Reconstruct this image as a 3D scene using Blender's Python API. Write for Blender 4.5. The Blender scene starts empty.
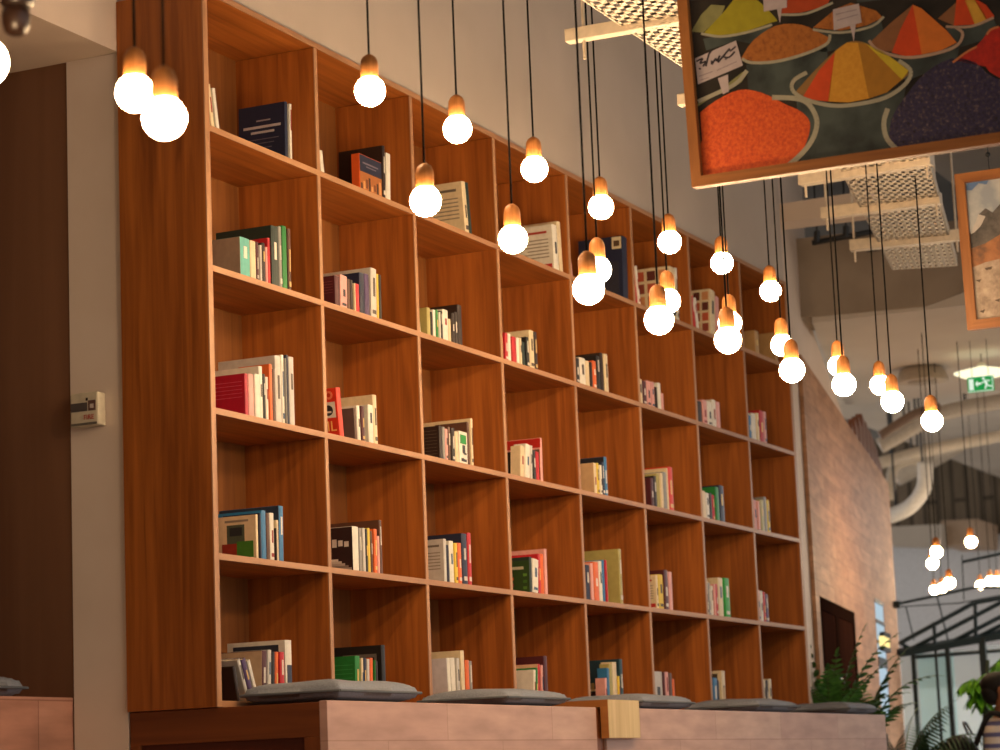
import bpy, bmesh, math, random
import numpy as np
from mathutils import Vector, Matrix
random.seed(7)
COL = bpy.context.scene.collection
SC = bpy.context.scene

# ------------------------------------------------------------------ camera
F = 2486.69
YAW, PITCH, ROLL = 1.138954, 0.162713, -0.040602
ZO = 4.058                                   # height of the bookcase top board above the floor
CAM = np.array([-7.22578, -4.41498, -2.79912 + ZO])
PITCHX, HT = 0.795087, 0.5                   # width and height of one cubby
def _rot():
    cy, sy, cp, sp, cr, sr = math.cos(YAW), math.sin(YAW), math.cos(PITCH), math.sin(PITCH), math.cos(ROLL), math.sin(ROLL)
    f = np.array([sy*cp, cy*cp, sp]); r = np.array([cy, -sy, 0.0]); u = np.cross(r, f)
    return np.array([cr*r + sr*u, -sr*r + cr*u, f])
RM = _rot()
cam = bpy.data.cameras.new('camera')
cam.sensor_width = 36; cam.lens = F*36/1000
cam.clip_end = 200
co = bpy.data.objects.new('camera', cam); COL.objects.link(co)
M = Matrix(((RM[0][0], RM[1][0], -RM[2][0], CAM[0]), (RM[0][1], RM[1][1], -RM[2][1], CAM[1]),
            (RM[0][2], RM[1][2], -RM[2][2], CAM[2]), (0, 0, 0, 1)))
co.matrix_world = M
SC.camera = co
cam.dof.use_dof = True; cam.dof.focus_distance = 9.3; cam.dof.aperture_fstop = 4.0

def ray(x, y): return np.array([(x-500)/F, -(y-375)/F, 1.0]) @ RM
def at(x, y, d): return CAM + ray(x, y)*d                      # point at view depth d
def hit(x, y, axis, val):
    v = ray(x, y); return CAM + v*((val-CAM[axis])/v[axis])
def onX(x, y, X): return hit(x, y, 0, X)
def onY(x, y, Y): return hit(x, y, 1, Y)
def onZ(x, y, Z): return hit(x, y, 2, Z)
AZ = math.radians(79.5)
ADIR = np.array([math.sin(AZ), math.cos(AZ), 0.0]); ANRM = np.array([-math.cos(AZ), math.sin(AZ), 0.0])
APT = np.array([6.42, 0.05, 0.0])
def onA(x, y, off=0.0):                                        # on the angled tiled wall
    v = ray(x, y); return CAM + v*((ANRM @ (APT + ANRM*off) - ANRM @ CAM)/(ANRM @ v))
def x_for(px, Y, Z):                                           # world X whose picture column is px
    k = (px-500)/F
    a = RM[0] - k*RM[2]
    return CAM[0] - (a[1]*(Y-CAM[1]) + a[2]*(Z-CAM[2]))/a[0]
def z_for(py, X, Y):
    k = -(py-375)/F
    a = RM[1] - k*RM[2]
    return CAM[2] - (a[0]*(X-CAM[0]) + a[1]*(Y-CAM[1]))/a[2]

# ------------------------------------------------------------------ materials
def lin(h):
    if not isinstance(h, str): return h
    c = [int(h[i:i+2], 16)/255 for i in (0, 2, 4)]
    return tuple(v/12.92 if v <= .04045 else ((v+.055)/1.055)**2.4 for v in c)
MC = {}
def newmat(name):
    m = bpy.data.materials.new(name); m.use_nodes = True
    return m, m.node_tree, m.node_tree.nodes['Principled BSDF']
def plain(h, rough=.55, metal=0, spec=.4, bump=0):
    k = (h, rough, metal, spec)
    if k in MC: return MC[k]
    m, nt, b = newmat('plain_' + str(h))
    c = lin(h)
    n = nt.nodes.new('ShaderNodeTexNoise'); n.inputs['Scale'].default_value = 35; n.inputs['Detail'].default_value = 3
    tc = nt.nodes.new('ShaderNodeTexCoord'); nt.links.new(tc.outputs['Object'], n.inputs['Vector'])
    r = nt.nodes.new('ShaderNodeValToRGB')
    r.color_ramp.elements[0].position = .3; r.color_ramp.elements[1].position = .75
    r.color_ramp.elements[0].color = (*[v*.88 for v in c], 1); r.color_ramp.elements[1].color = (*[min(1, v*1.06) for v in c], 1)
    nt.links.new(n.outputs['Fac'], r.inputs['Fac']); nt.links.new(r.outputs['Color'], b.inputs['Base Color'])
    b.inputs['Roughness'].default_value = rough; b.inputs['Metallic'].default_value = metal
    b.inputs['Specular IOR Level'].default_value = spec
    MC[k] = m
    return m
def wood(name, dark, light, axis=2, scale=1.0, rough=.45, blotch=.35, spec=.35):
    m, nt, b = newmat(name)
    tc = nt.nodes.new('ShaderNodeTexCoord'); mp = nt.nodes.new('ShaderNodeMapping')
    s = [26*scale]*3; s[axis] = 1.3*scale
    mp.inputs['Scale'].default_value = s
    nt.links.new(tc.outputs['Object'], mp.inputs['Vector'])
    n = nt.nodes.new('ShaderNodeTexNoise'); n.inputs['Scale'].default_value = 1; n.inputs['Detail'].default_value = 6; n.inputs['Distortion'].default_value = .6
    nt.links.new(mp.outputs['Vector'], n.inputs['Vector'])
    mp2 = nt.nodes.new('ShaderNodeMapping'); s2 = [5*scale]*3; s2[axis] = .5*scale; mp2.inputs['Scale'].default_value = s2
    nt.links.new(tc.outputs['Object'], mp2.inputs['Vector'])
    n2 = nt.nodes.new('ShaderNodeTexNoise'); n2.inputs['Scale'].default_value = 1; n2.inputs['Detail'].default_value = 2
    nt.links.new(mp2.outputs['Vector'], n2.inputs['Vector'])
    mx = nt.nodes.new('ShaderNodeMix'); mx.data_type = 'FLOAT'; mx.inputs[0].default_value = blotch
    nt.links.new(n.outputs['Fac'], mx.inputs[2]); nt.links.new(n2.outputs['Fac'], mx.inputs[3])
    r = nt.nodes.new('ShaderNodeValToRGB')
    r.color_ramp.elements[0].position = .32; r.color_ramp.elements[1].position = .68
    r.color_ramp.elements[0].color = (*lin(dark), 1); r.color_ramp.elements[1].color = (*lin(light), 1)
    nt.links.new(mx.outputs[0], r.inputs['Fac']); nt.links.new(r.outputs['Color'], b.inputs['Base Color'])
    bp = nt.nodes.new('ShaderNodeBump'); bp.inputs['Strength'].default_value = .08; bp.inputs['Distance'].default_value = .004
    nt.links.new(n.outputs['Fac'], bp.inputs['Height']); nt.links.new(bp.outputs['Normal'], b.inputs['Normal'])
    b.inputs['Roughness'].default_value = rough; b.inputs['Specular IOR Level'].default_value = spec
    return m
def blotchy(name, dark, light, scale=3, rough=.8, detail=4, lo=.35, hi=.65, bump=0):
    m, nt, b = newmat(name)
    tc = nt.nodes.new('ShaderNodeTexCoord')
    n = nt.nodes.new('ShaderNodeTexNoise'); n.inputs['Scale'].default_value = scale; n.inputs['Detail'].default_value = detail
    nt.links.new(tc.outputs['Object'], n.inputs['Vector'])
    r = nt.nodes.new('ShaderNodeValToRGB')
    r.color_ramp.elements[0].position = lo; r.color_ramp.elements[1].position = hi
    r.color_ramp.elements[0].color = (*lin(dark), 1); r.color_ramp.elements[1].color = (*lin(light), 1)
    nt.links.new(n.outputs['Fac'], r.inputs['Fac']); nt.links.new(r.outputs['Color'], b.inputs['Base Color'])
    if bump:
        bp = nt.nodes.new('ShaderNodeBump'); bp.inputs['Strength'].default_value = bump; bp.inputs['Distance'].default_value = .01
        nt.links.new(n.outputs['Fac'], bp.inputs['Height']); nt.links.new(bp.outputs['Normal'], b.inputs['Normal'])
    b.inputs['Roughness'].default_value = rough; b.inputs['Specular IOR Level'].default_value = .3
    return m
def planked(name, c1, c2, mortar, bw, bh, rotz=0.0, rough=.6, msize=.004, axes='xz', vary=.5):
    """planks / tiles laid on a vertical face, with grain inside each plank"""
    m, nt, b = newmat(name)
    tc = nt.nodes.new('ShaderNodeTexCoord')
    rt = nt.nodes.new('ShaderNodeMapping'); rt.inputs['Rotation'].default_value = (0, 0, rotz)
    nt.links.new(tc.outputs['Object'], rt.inputs['Vector'])
    sp = nt.nodes.new('ShaderNodeSeparateXYZ'); nt.links.new(rt.outputs['Vector'], sp.inputs[0])
    cb = nt.nodes.new('ShaderNodeCombineXYZ')
    nt.links.new(sp.outputs[axes[0].upper()], cb.inputs['X']); nt.links.new(sp.outputs[axes[1].upper()], cb.inputs['Y'])
    br = nt.nodes.new('ShaderNodeTexBrick')
    br.inputs['Scale'].default_value = 1; br.inputs['Brick Width'].default_value = bw; br.inputs['Row Height'].default_value = bh
    br.inputs['Mortar Size'].default_value = msize; br.inputs['Mortar Smooth'].default_value = .3
    br.inputs['Color1'].default_value = (*lin(c1), 1); br.inputs['Color2'].default_value = (*lin(c2), 1); br.inputs['Mortar'].default_value = (*lin(mortar), 1)
    nt.links.new(cb.outputs[0], br.inputs['Vector'])
    mp = nt.nodes.new('ShaderNodeMapping'); mp.inputs['Scale'].default_value = (3, 14, 1)
    nt.links.new(cb.outputs[0], mp.inputs['Vector'])
    n = nt.nodes.new('ShaderNodeTexNoise'); n.inputs['Scale'].default_value = 1.2; n.inputs['Detail'].default_value = 5
    nt.links.new(mp.outputs[0], n.inputs['Vector'])
    r = nt.nodes.new('ShaderNodeValToRGB'); r.color_ramp.elements[0].position = .3; r.color_ramp.elements[1].position = .7
    lo = 1-vary*.55
    r.color_ramp.elements[0].color = (lo, lo*.97, lo*.95, 1); r.color_ramp.elements[1].color = (1, 1, 1, 1)
    nt.links.new(n.outputs['Fac'], r.inputs['Fac'])
    mx = nt.nodes.new('ShaderNodeMix'); mx.data_type = 'RGBA'; mx.blend_type = 'MULTIPLY'; mx.inputs[0].default_value = 1
    nt.links.new(br.outputs['Color'], mx.inputs[6]); nt.links.new(r.outputs['Color'], mx.inputs[7])
    nt.links.new(mx.outputs[2], b.inputs['Base Color'])
    b.inputs['Roughness'].default_value = rough; b.inputs['Specular IOR Level'].default_value = .3
    return m
def glow(name, col, s):
    m = bpy.data.materials.new(name); m.use_nodes = True; nt = m.node_tree
    nt.nodes.clear()
    e = nt.nodes.new('ShaderNodeEmission'); o = nt.nodes.new('ShaderNodeOutputMaterial')
    e.inputs['Color'].default_value = (*col, 1); e.inputs['Strength'].default_value = s
    nt.links.new(e.outputs[0], o.inputs[0])
    return m
def glassy(name, col, alpha):
    m, nt, b = newmat(name)
    b.inputs['Base Color'].default_value = (*col, 1); b.inputs['Roughness'].default_value = .08
    b.inputs['Alpha'].default_value = alpha
    return m

W_CASE = wood('bookcase_veneer', '783f16', 'b0662a', 2, 1.35, .42)
W_CASEH = wood('bookcase_shelf_veneer', '783f16', 'b0662a', 0, 1.35, .42)
W_BACK = wood('bookcase_back_veneer', '6a3c1a', '8f5a2a', 2, 1.1, .5)
W_EDGE = wood('bookcase_edge_ply', '96694a', 'b48660', 2, 1.2, .5)
W_EDGEH = wood('bookcase_edge_ply_long', '96694a', 'b48660', 0, 1.2, .5)
W_BASE = wood('base_wood', '5e3016', '824720', 1, 1.0, .45)
W_BASEV = wood('base_wood_upright', '5e3016', '824720', 2, 1.0, .45)
W_INSET = wood('base_inset_wood', '3c170b', '5a2412', 1, .8, .5)
W_BENCH = planked('bench_front_planks', 'cbaa9c', 'c09a8e', 'aa8678', .93, .142, rough=.5, msize=.0025, vary=.5)
W_BENCH2 = planked('alcove_bench_planks', 'c4917c', 'b98470', '9a6a58', .9, .2, rough=.5, msize=.003, vary=.6)
W_BLOCK = wood('pale_block_wood', 'b79a68', 'd8c08e', 2, .9, .5)
W_BLOCKS = wood('block_side_wood', '8a5426', 'a86c36', 1, .9, .5)
W_DARKPANEL = wood('alcove_panel_wood', '684531', '825c43', 2, .45, .5, .6)
W_SOCKET = wood('lamp_socket_wood', '8d5527', 'b97a42', 2, 3, .5)
W_FRAME = wood('frame_wood', '7c4a22', 'a56a36', 1, 1.3, .45)
W_FRAMEV = wood('frame_wood_upright', '7c4a22', 'a56a36', 2, 1.3, .45)
PLASTER = blotchy('wall_plaster', 'b0a296', 'baaca0', 1.5, .85)
PLASTER_W = blotchy('white_plaster', 'c9b5a4', 'd3c0b0', 2, .8)
TILEW = planked('timber_tile', 'b98a66', 'a57754', '96704f', .42, .10, rotz=-(math.pi/2-AZ), rough=.7, msize=.003, vary=.7)
CONC = blotchy('concrete', '7e7062', '978878', 2.2, .9, 5)
CEIL = blotchy('ceiling_dark', '4a4540', '5c564f', 1, .95)
SOFF = blotchy('soffit_paint', 'b9aea2', 'c3b9ad', 1.2, .9)
FLOORM = blotchy('floor_concrete', 'a59b90', 'b8aea3', 1.5, .6)
WHITE_METAL = plain('d9cfc2', .4)
BLACK_METAL = plain('24262a', .45, .2)
CUSH = blotchy('cushion_fabric', '757b88', '858b98', 160, .95, 2, .3, .7, .25)
CORD = plain('080605', .8, 0, .1)
BULB = glow('warm_bulb', (1.0, .67, .36), 138)

# ------------------------------------------------------------------ mesh builder
class MB:
    def __init__(s): s.v = []; s.f = []
    def add(s, vs, fs):
        o = len(s.v); s.v += [tuple(map(float, p)) for p in vs]; s.f += [tuple(i+o for i in f) for f in fs]; return s
    def box(s, x0, x1, y0, y1, z0, z1):
        return s.add([(x0,y0,z0),(x1,y0,z0),(x1,y1,z0),(x0,y1,z0),(x0,y0,z1),(x1,y0,z1),(x1,y1,z1),(x0,y1,z1)],
                     [(0,3,2,1),(4,5,6,7),(0,1,5,4),(1,2,6,5),(2,3,7,6),(3,0,4,7)])
    def prism(s, poly, ext):
        n = len(poly); e = np.array(ext, float)
        vs = [np.array(p, float) for p in poly]; vs += [p+e for p in vs]
        return s.add(vs, [tuple(range(n-1, -1, -1)), tuple(range(n, 2*n))] + [(i, (i+1) % n, n+(i+1) % n, n+i) for i in range(n)])
    def obox(s, p, q, w, h, up=(0, 0, 1)):
        """bar from p to q, w wide and h tall"""
        p = Vector(p); q = Vector(q); d = (q-p).normalized(); u = Vector(up)
        sd = d.cross(u).normalized()*(w/2); u = sd.cross(d).normalized()*(h/2)
        c = []
        for b in (p, q): c += [b-sd-u, b+sd-u, b+sd+u, b-sd+u]
        return s.add(c, [(0,1,2,3),(7,6,5,4),(0,4,5,1),(1,5,6,2),(2,6,7,3),(3,7,4,0)])
    def tube(s, pts, r, n=8):
        pts = [Vector(p) for p in pts]; rs = r if isinstance(r, (list, tuple)) else [r]*len(pts)
        vs = []; fs = []
        a = None
        for i, p in enumerate(pts):
            t = (pts[min(i+1, len(pts)-1)] - pts[max(i-1, 0)]).normalized()
            if a is None:
                a = t.cross(Vector((0.31, .87, .22))).normalized()
            a = (a - t*a.dot(t)).normalized(); b = t.cross(a)
            vs += [p + (a*math.cos(2*math.pi*k/n) + b*math.sin(2*math.pi*k/n))*rs[i] for k in range(n)]
        for i in range(len(pts)-1):
            fs += [(i*n+k, i*n+(k+1) % n, (i+1)*n+(k+1) % n, (i+1)*n+k) for k in range(n)]
        fs += [tuple(range(n-1, -1, -1)), tuple((len(pts)-1)*n+k for k in range(n))]
        return s.add(vs, fs)
    def lathe(s, prof, c, n=20):
        """prof: (radius, z) from bottom to top round a vertical axis through c"""
        vs = []; fs = []
        for r, z in prof:
            vs += [(c[0]+r*math.cos(2*math.pi*k/n), c[1]+r*math.sin(2*math.pi*k/n), c[2]+z) for k in range(n)]
        m = len(prof)
        for i in range(m-1):
            fs += [(i*n+k, i*n+(k+1) % n, (i+1)*n+(k+1) % n, (i+1)*n+k) for k in range(n)]
        fs += [tuple(range(n-1, -1, -1)), tuple((m-1)*n+k for k in range(n))]
        return s.add(vs, fs)
    def sphere(s, c, r, nu=20, nv=12, sc=(1, 1, 1)):
        vs = [(c[0], c[1], c[2]-r*sc[2])]; fs = []
        for i in range(1, nv):
            a = -math.pi/2 + math.pi*i/nv
            vs += [(c[0]+r*sc[0]*math.cos(a)*math.cos(2*math.pi*k/nu), c[1]+r*sc[1]*math.cos(a)*math.sin(2*math.pi*k/nu), c[2]+r*sc[2]*math.sin(a)) for k in range(nu)]
        vs.append((c[0], c[1], c[2]+r*sc[2])); e = len(vs)-1
        fs += [(0, 1+(k+1) % nu, 1+k) for k in range(nu)]
        for i in range(nv-2):
            fs += [(1+i*nu+k, 1+i*nu+(k+1) % nu, 1+(i+1)*nu+(k+1) % nu, 1+(i+1)*nu+k) for k in range(nu)]
        fs += [(1+(nv-2)*nu+k, 1+(nv-2)*nu+(k+1) % nu, e) for k in range(nu)]
        return s.add(vs, fs)
    def build(s, name, mat, parent=None, origin=None, smooth=False, bevel=0):
        me = bpy.data.meshes.new(name)
        if parent is not None: o0 = np.array(parent.get('_o', (0, 0, 0)), float)
        elif origin is not None: o0 = np.array(origin, float)
        else: o0 = np.zeros(3)
        me.from_pydata([tuple(np.array(p)-o0) for p in s.v], [], s.f)
        bm = bmesh.new(); bm.from_mesh(me); bmesh.ops.recalc_face_normals(bm, faces=bm.faces); bm.to_mesh(me); bm.free()
        if smooth:
            for p in me.polygons: p.use_smooth = True
        me.materials.append(mat)
        ob = bpy.data.objects.new(name, me); COL.objects.link(ob)
        ob['_o'] = tuple(float(v) for v in o0)
        if parent is not None: ob.parent = parent
        else: ob.location = o0
        if bevel:
            b = ob.modifiers.new('bevel', 'BEVEL'); b.width = bevel; b.segments = 2; b.limit_method = 'ANGLE'
        return ob
def tag(o, label, cat, group=None, kind=None):
    o['label'] = label; o['category'] = cat
    if group: o['group'] = group
    if kind: o['kind'] = kind
    return o
def thing(name, loc, label, cat, group=None):
    o = bpy.data.objects.new(name, None); COL.objects.link(o); o.location = loc; o.empty_display_size = .1
    o['_o'] = tuple(float(v) for v in loc)
    return tag(o, label, cat, group)
def struct(o, label=None, cat=None):
    o['kind'] = 'structure'
    if label: o['label'] = label; o['category'] = cat
    return o

ZB = ZO - 2.508                              # top of the seating platform
# ------------------------------------------------------------------ the setting
struct(MB().box(-12, 46, -16, 8, -.2, 0).build('floor', FLOORM), 'grey concrete floor of the cafe hall', 'floor')
struct(MB().box(-12, 46, -11, 8, 6.9, 7.1).build('ceiling', CEIL), 'dark open ceiling high above the hanging cords', 'ceiling')
struct(MB().box(.31, 6.43, .386, .6, 0, ZO+.012).box(0.0, 6.43, .03, .6, ZO+.012, 6.9).build('wall_back', PLASTER), 'pale plaster wall rising above the bookcase', 'wall')
struct(MB().box(-10.7, -.001, .361, .6, ZO-.172, 6.9).build('wall_bulkhead', PLASTER_W), 'white bulkhead wall over the alcove opening at top left', 'wall')
struct(MB().box(-11, -10.7, -11, 3.8, 0, 6.9).build('wall_light_block', PLASTER), 'unseen plain wall behind the viewer, added to block light from the left', 'wall')  # unseen wall, added to keep ambient light off the left-facing cubby sides
struct(MB().box(-10.7, .31, .6, 3.6, ZO-.172, ZO+.1).build('ceiling_alcove', PLASTER_W), 'white soffit over the alcove beside the bookcase', 'ceiling')
struct(MB().box(0, .3, .364, .585, 0, ZO-.172).build('wall_return', blotchy('pillar_paint', 'dac8b8', 'e2d2c4', 2, .8)), 'white wall return between the alcove and bookcase', 'wall')
struct(MB().box(.004, .3, .586, 3.6, 0, ZO-.172).build('wall_alcove', W_DARKPANEL), 'dark wood panelled side wall of the alcove', 'wall')
struct(MB().box(-10.7, .3, 3.6, 3.8, 0, ZO).build('wall_alcove_back', W_DARKPANEL), 'dark wood panelling at the back of the alcove', 'wall')

# angled wall past the bookcase: white plaster above, timber tiles below, one dark doorway, one slit window
def apt(t, z, off=0.0): return APT + ADIR*t + ANRM*off + np.array([0, 0, z])
def at_t(p): return float((np.array(p)-APT) @ ADIR)
tl = at_t(onA(812, 235)); tk = at_t(onA(846, 416)); ta = at_t(onA(800, 355)); te = at_t(onA(895, 600)); tm = at_t(onA(885, 480))
z_l = onA(812, 320)[2]; z_k = onA(846, 416)[2]; z_a = onA(800, 355)[2]; z_m = onA(885, 480)[2]
t_l2 = at_t(onA(812, 320))
ext = ANRM*.25
struct(MB().prism([apt(-.02, 0, .02), apt(-.02, 6.9, .02), apt(tl, 6.9, .02), apt(t_l2, z_l, .02), apt(tk, z_k, .02), apt(tk+.4, z_k-.5, .02), apt(tk+.4, 0, .02)], ext).build('wall_angled', PLASTER_W), 'white angled wall beyond the right end of the bookcase', 'wall')
t0 = at_t(onA(814.5, 600)); d0 = at_t(onA(818, 594)); d1 = at_t(onA(853, 614)); zd = onA(835, 604)[2]
w0 = at_t(onA(876, 640)); w1 = at_t(onA(884.5, 640)); wz1 = onA(880, 602)[2]; wz0 = onA(880, 720)[2]
def ztop(t):
    return z_a + (z_m-z_a)*(t-ta)/(tm-ta)
mb = MB()
def wallpiece(a, b, zl0, zl1=None):
    if zl1 is None: mb.prism([apt(a, zl0, -.008), apt(b, zl0, -.008), apt(b, ztop(b), -.008), apt(a, ztop(a), -.008)], ANRM*.025)
    else: mb.prism([apt(a, zl0, -.008), apt(b, zl0, -.008), apt(b, zl1, -.008), apt(a, zl1, -.008)], ANRM*.025)
wallpiece(t0, d0, 0); wallpiece(d0, d1, zd); wallpiece(d1, w0, 0); wallpiece(w0, w1, wz1); wallpiece(w0, w1, 0, wz0); wallpiece(w1, te, 0)
struct(mb.build('wall_tiled', TILEW), 'tan timber tiled cladding on the angled wall', 'wall')
# backing wall of the tiled cladding beyond the plaster, with the openings left free
mb = MB()
for a, b, za, zb_ in ((tk+.4, w0, 0, None), (w0, w1, wz1, None), (w0, w1, 0, wz0), (w1, te, 0, None)):
    zt0, zt1 = (ztop(a)-.2, ztop(b)-.2) if zb_ is None else (zb_, zb_)
    mb.prism([apt(a, za, .02), apt(b, za, .02), apt(b, zt1, .02), apt(a, zt0, .02)], ext)
struct(mb.build('wall_tiled_core', PLASTER_W))
door = thing('door_1', apt((d0+d1)/2, 0), 'dark doorway in the timber tiled wall', 'door'); door['kind'] = 'structure'
MB().prism([apt(d0, 0, -.004), apt(d1, 0, -.004), apt(d1, zd, -.004), apt(d0, zd, -.004)], ANRM*.03).build('door_leaf', wood('door_wood', '24140f', '331d16', 2, .5, 1.0, .35, 0.0), door)
for a, b, zz0, zz1 in ((d0, d0+.09, 0, zd), (d1-.09, d1, 0, zd), (d0+.09, d1-.09, zd-.08, zd), (d0+.75, d0+.9, 0, zd-.08)):
    MB().prism([apt(a, zz0, -.010), apt(b, zz0, -.010), apt(b, zz1, -.010), apt(a, zz1, -.010)], ANRM*.012).build('door_frame', plain('22140f', 1.0, 0, 0.0), door)
win = thing('window_1', apt((w0+w1)/2, wz0), 'narrow slit window at the far end of the tiled wall', 'window'); win['kind'] = 'structure'
MB().prism([apt(w0, wz0, -.004), apt(w1, wz0, -.004), apt(w1, wz1, -.004), apt(w0, wz1, -.004)], ANRM*.02).build('window_pane', glow('window_daylight', (.62, .80, .92), .75), win)
for za_, zb2 in ((0, .03), (.44, .52), (.63, .66), (.80, .83), (.97, 1)):
    a_, b_ = wz0+(wz1-wz0)*za_, wz0+(wz1-wz0)*zb2
    MB().prism([apt(w0, a_, -.014), apt(w1, a_, -.014), apt(w1, b_, -.014), apt(w0, b_, -.014)], ANRM*.010).build('window_bar', BLACK_METAL, win)
l0 = onA(880, 645.5, -.03); l1 = onA(880, 635.5, -.03)
lant = thing('wall_lantern', apt((w0+w1)/2, l0[2], -.03), 'small lit yellow lantern in the slit window', 'lamp')
tt0, tt1 = w0+.08, w1-.08
MB().prism([apt(tt0, l0[2], -.045), apt(tt1, l0[2], -.045), apt(tt1, l1[2], -.045), apt(tt0, l1[2], -.045)], ANRM*.03).build('lantern_glass', glow('lantern_glow', (1, .80, .30), 1.3), lant)
MB().prism([apt(tt0-.03, l1[2], -.05), apt(tt1+.03, l1[2], -.05), apt(tt1, l1[2]+.03, -.06), apt(tt0, l1[2]+.03, -.06)], ANRM*.035).build('lantern_cap', BLACK_METAL, lant)
MB().prism([apt(tt0-.03, l0[2]-.03, -.05), apt(tt1+.03, l0[2]-.03, -.05), apt(tt1+.03, l0[2], -.05), apt(tt0-.03, l0[2], -.05)], ANRM*.035).build('lantern_base', BLACK_METAL, lant)

# ------------------------------------------------------------------ bookcase
TH = .026; DEP = .345; XR = PITCHX*8
bc = thing('bookcase', (XR/2, .18, ZB), 'large warm brown wooden bookcase with forty cubbies on the platform', 'bookcase')
sp_ = MB().box(-.015, .015, .003, .358, ZB, ZO+.0105).build('side_panel', W_CASE, bc)
MB().box(-.0152, .0152, -.001, .004, ZB, ZO+.0105).build('edge_strip', W_EDGE, sp_)
sp_ = MB().box(XR-.018, XR+.018, .003, .358, ZB, ZO+.0105).build('side_panel', W_CASE, bc)
MB().box(XR-.0182, XR+.0182, -.001, .004, ZB, ZO+.0105).build('edge_strip', W_EDGE, sp_)
for i in range(1, 8):
    d = MB().box(i*PITCHX-.0115, i*PITCHX+.0115, .004, DEP, ZB+.02, ZO-.012).build('divider', W_CASE, bc)
    MB().box(i*PITCHX-.0117, i*PITCHX+.0117, .0, .0045, ZB+.02, ZO-.012).build('edge_strip', W_EDGE, d)
SHELF = {}
for j in range(0, 6):
    z = ZO - HT*j if j < 5 else ZB+.0105
    SHELF[j] = z+.0105
    y1 = .358 if j == 0 else DEP
    d = MB().box(.015, XR-.018, .0035, y1, z-.0105, z+.0105).build('top_panel' if j == 0 else 'bottom_panel' if j == 5 else 'shelf', W_CASEH, bc)
    MB().box(.015, XR-.018, -.0012, .004, z-.0107, z+.0107).build('edge_strip', W_EDGEH, d)
MB().box(.015, XR-.018, DEP, DEP+.02, ZB, ZO).build('back_panel', W_BACK, bc)

# ------------------------------------------------------------------ seating platform (bench) under it
YF = -.411
XE = 6.43
bn = thing('bench_platform', (XE/2, 0, 0), 'long wooden seating platform with pale planked front below the bookcase', 'bench')
MB().box(.03, XE-.03, YF+.03, .358, 1.42, ZB-.002).build('seat_top', W_BASE, bn)
gx0 = x_for(597, YF, ZB-.1); gx1 = x_for(605, YF, ZB-.1)
MB().box(.0, gx0, YF, YF+.03, 0, ZB+.002).box(gx0, gx0+.10, YF, YF+.03, 0, ZB-.19).box(gx0+.10, XE, YF, YF+.03, 0, ZB+.002).build('front_panel', W_BENCH, bn, bevel=.002)
MB().box(gx0, gx0+.10, YF+.012, YF+.03, ZB-.19, ZB-.002).build('notch_lining', W_BASEV, bn)
MB().box(0, .03, YF+.03, .358, ZB-.115, ZB-.002).build('end_rail', W_BASE, bn, bevel=.002)
MB().box(0, .03, YF+.03, YF+.09, 0, ZB-.115).build('end_stile', W_BASEV, bn, bevel=.002)
MB().box(0, .03, .318, .358, 0, ZB-.115).build('end_stile', W_BASEV, bn, bevel=.002)
MB().box(.012, .03, YF+.09, .318, 0, ZB-.115).build('inset_panel', W_INSET, bn)
MB().box(XE-.03, XE, YF+.03, .377, 0, ZB-.002).build('end_panel', W_BENCH, bn)
bx0 = x_for(608.5, YF-.035, ZB-.08); bx1 = x_for(639.5, YF-.035, ZB-.08)
bk = MB().box(bx0, bx1, YF-.035, YF-.002, ZB-.125, ZB+.033).box(bx0, bx1, YF-.002, YF+.26, ZB+.003, ZB+.033).build('timber_block', W_BLOCKS, origin=((bx0+bx1)/2, YF-.02, ZB-.135))
tag(bk, 'pale timber block hooked over the bench front between the cushions', 'block')
MB().box(bx0+.001, bx1-.001, YF-.038, YF-.0345, ZB-.124, ZB+.032).build('end_grain_face', W_BLOCK, bk)

def cushion(x0, x1, y0, y1, z0, h, label, group, tiltz=0):
    me = MB()
    nx, ny = 40, 26
    top = []; bot = []
    for j in range(ny+1):
        for i in range(nx+1):
            u, v = i/nx, j/ny
            ex = min(u, 1-u)*2; ey = min(v, 1-v)*2
            e = min(1.0, (min(ex*(x1-x0), ey*(y1-y0))/2)/.10)
            pf = math.sqrt(max(0, 1-(1-e)**2))*(.86+.14*math.sin(math.pi*u)*math.sin(math.pi*v))
            wob = .003*math.sin(9*u+x0*5)*math.sin(7*v+x0*3)
            ins = .010*(1-e)
            x = x0+(x1-x0)*u; y = y0+(y1-y0)*v
            top.append((x, y, z0+h*.42+(h*.58)*pf+wob)); bot.append((x, y, z0+h*.42-h*.42*min(1, pf*1.1)))
    n = (nx+1)*(ny+1)
    fs = []
    for j in range(ny):
        for i in range(nx):
            a = j*(nx+1)+i; fs.append((a, a+1, a+nx+2, a+nx+1)); fs.append((n+a, n+a+nx+1, n+a+nx+2, n+a+1))
    rim = [i for i in range(nx+1)] + [j*(nx+1)+nx for j in range(1, ny+1)] + [ny*(nx+1)+i for i in range(nx-1, -1, -1)] + [j*(nx+1) for j in range(ny-1, 0, -1)]
    for k in range(len(rim)):
        a, b = rim[k], rim[(k+1) % len(rim)]; fs.append((a, b, n+b, n+a))
    me.add(top+bot, fs)
    org = ((x0+x1)/2, (y0+y1)/2, z0)
    o = tag(me.build('seat_cushion', CUSH, origin=org, smooth=True), label, 'cushion', group)
    sm = MB(); zz = z0+h*.42
    sm.tube([(x0-.002, y0-.002, zz), (x1+.002, y0-.002, zz), (x1+.002, y1+.002, zz), (x0-.002, y1+.002, zz), (x0-.002, y0-.002, zz)], .005, 6)
    sm.build('seam_piping', plain('5b6068', .9), o)
    return o
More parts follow.
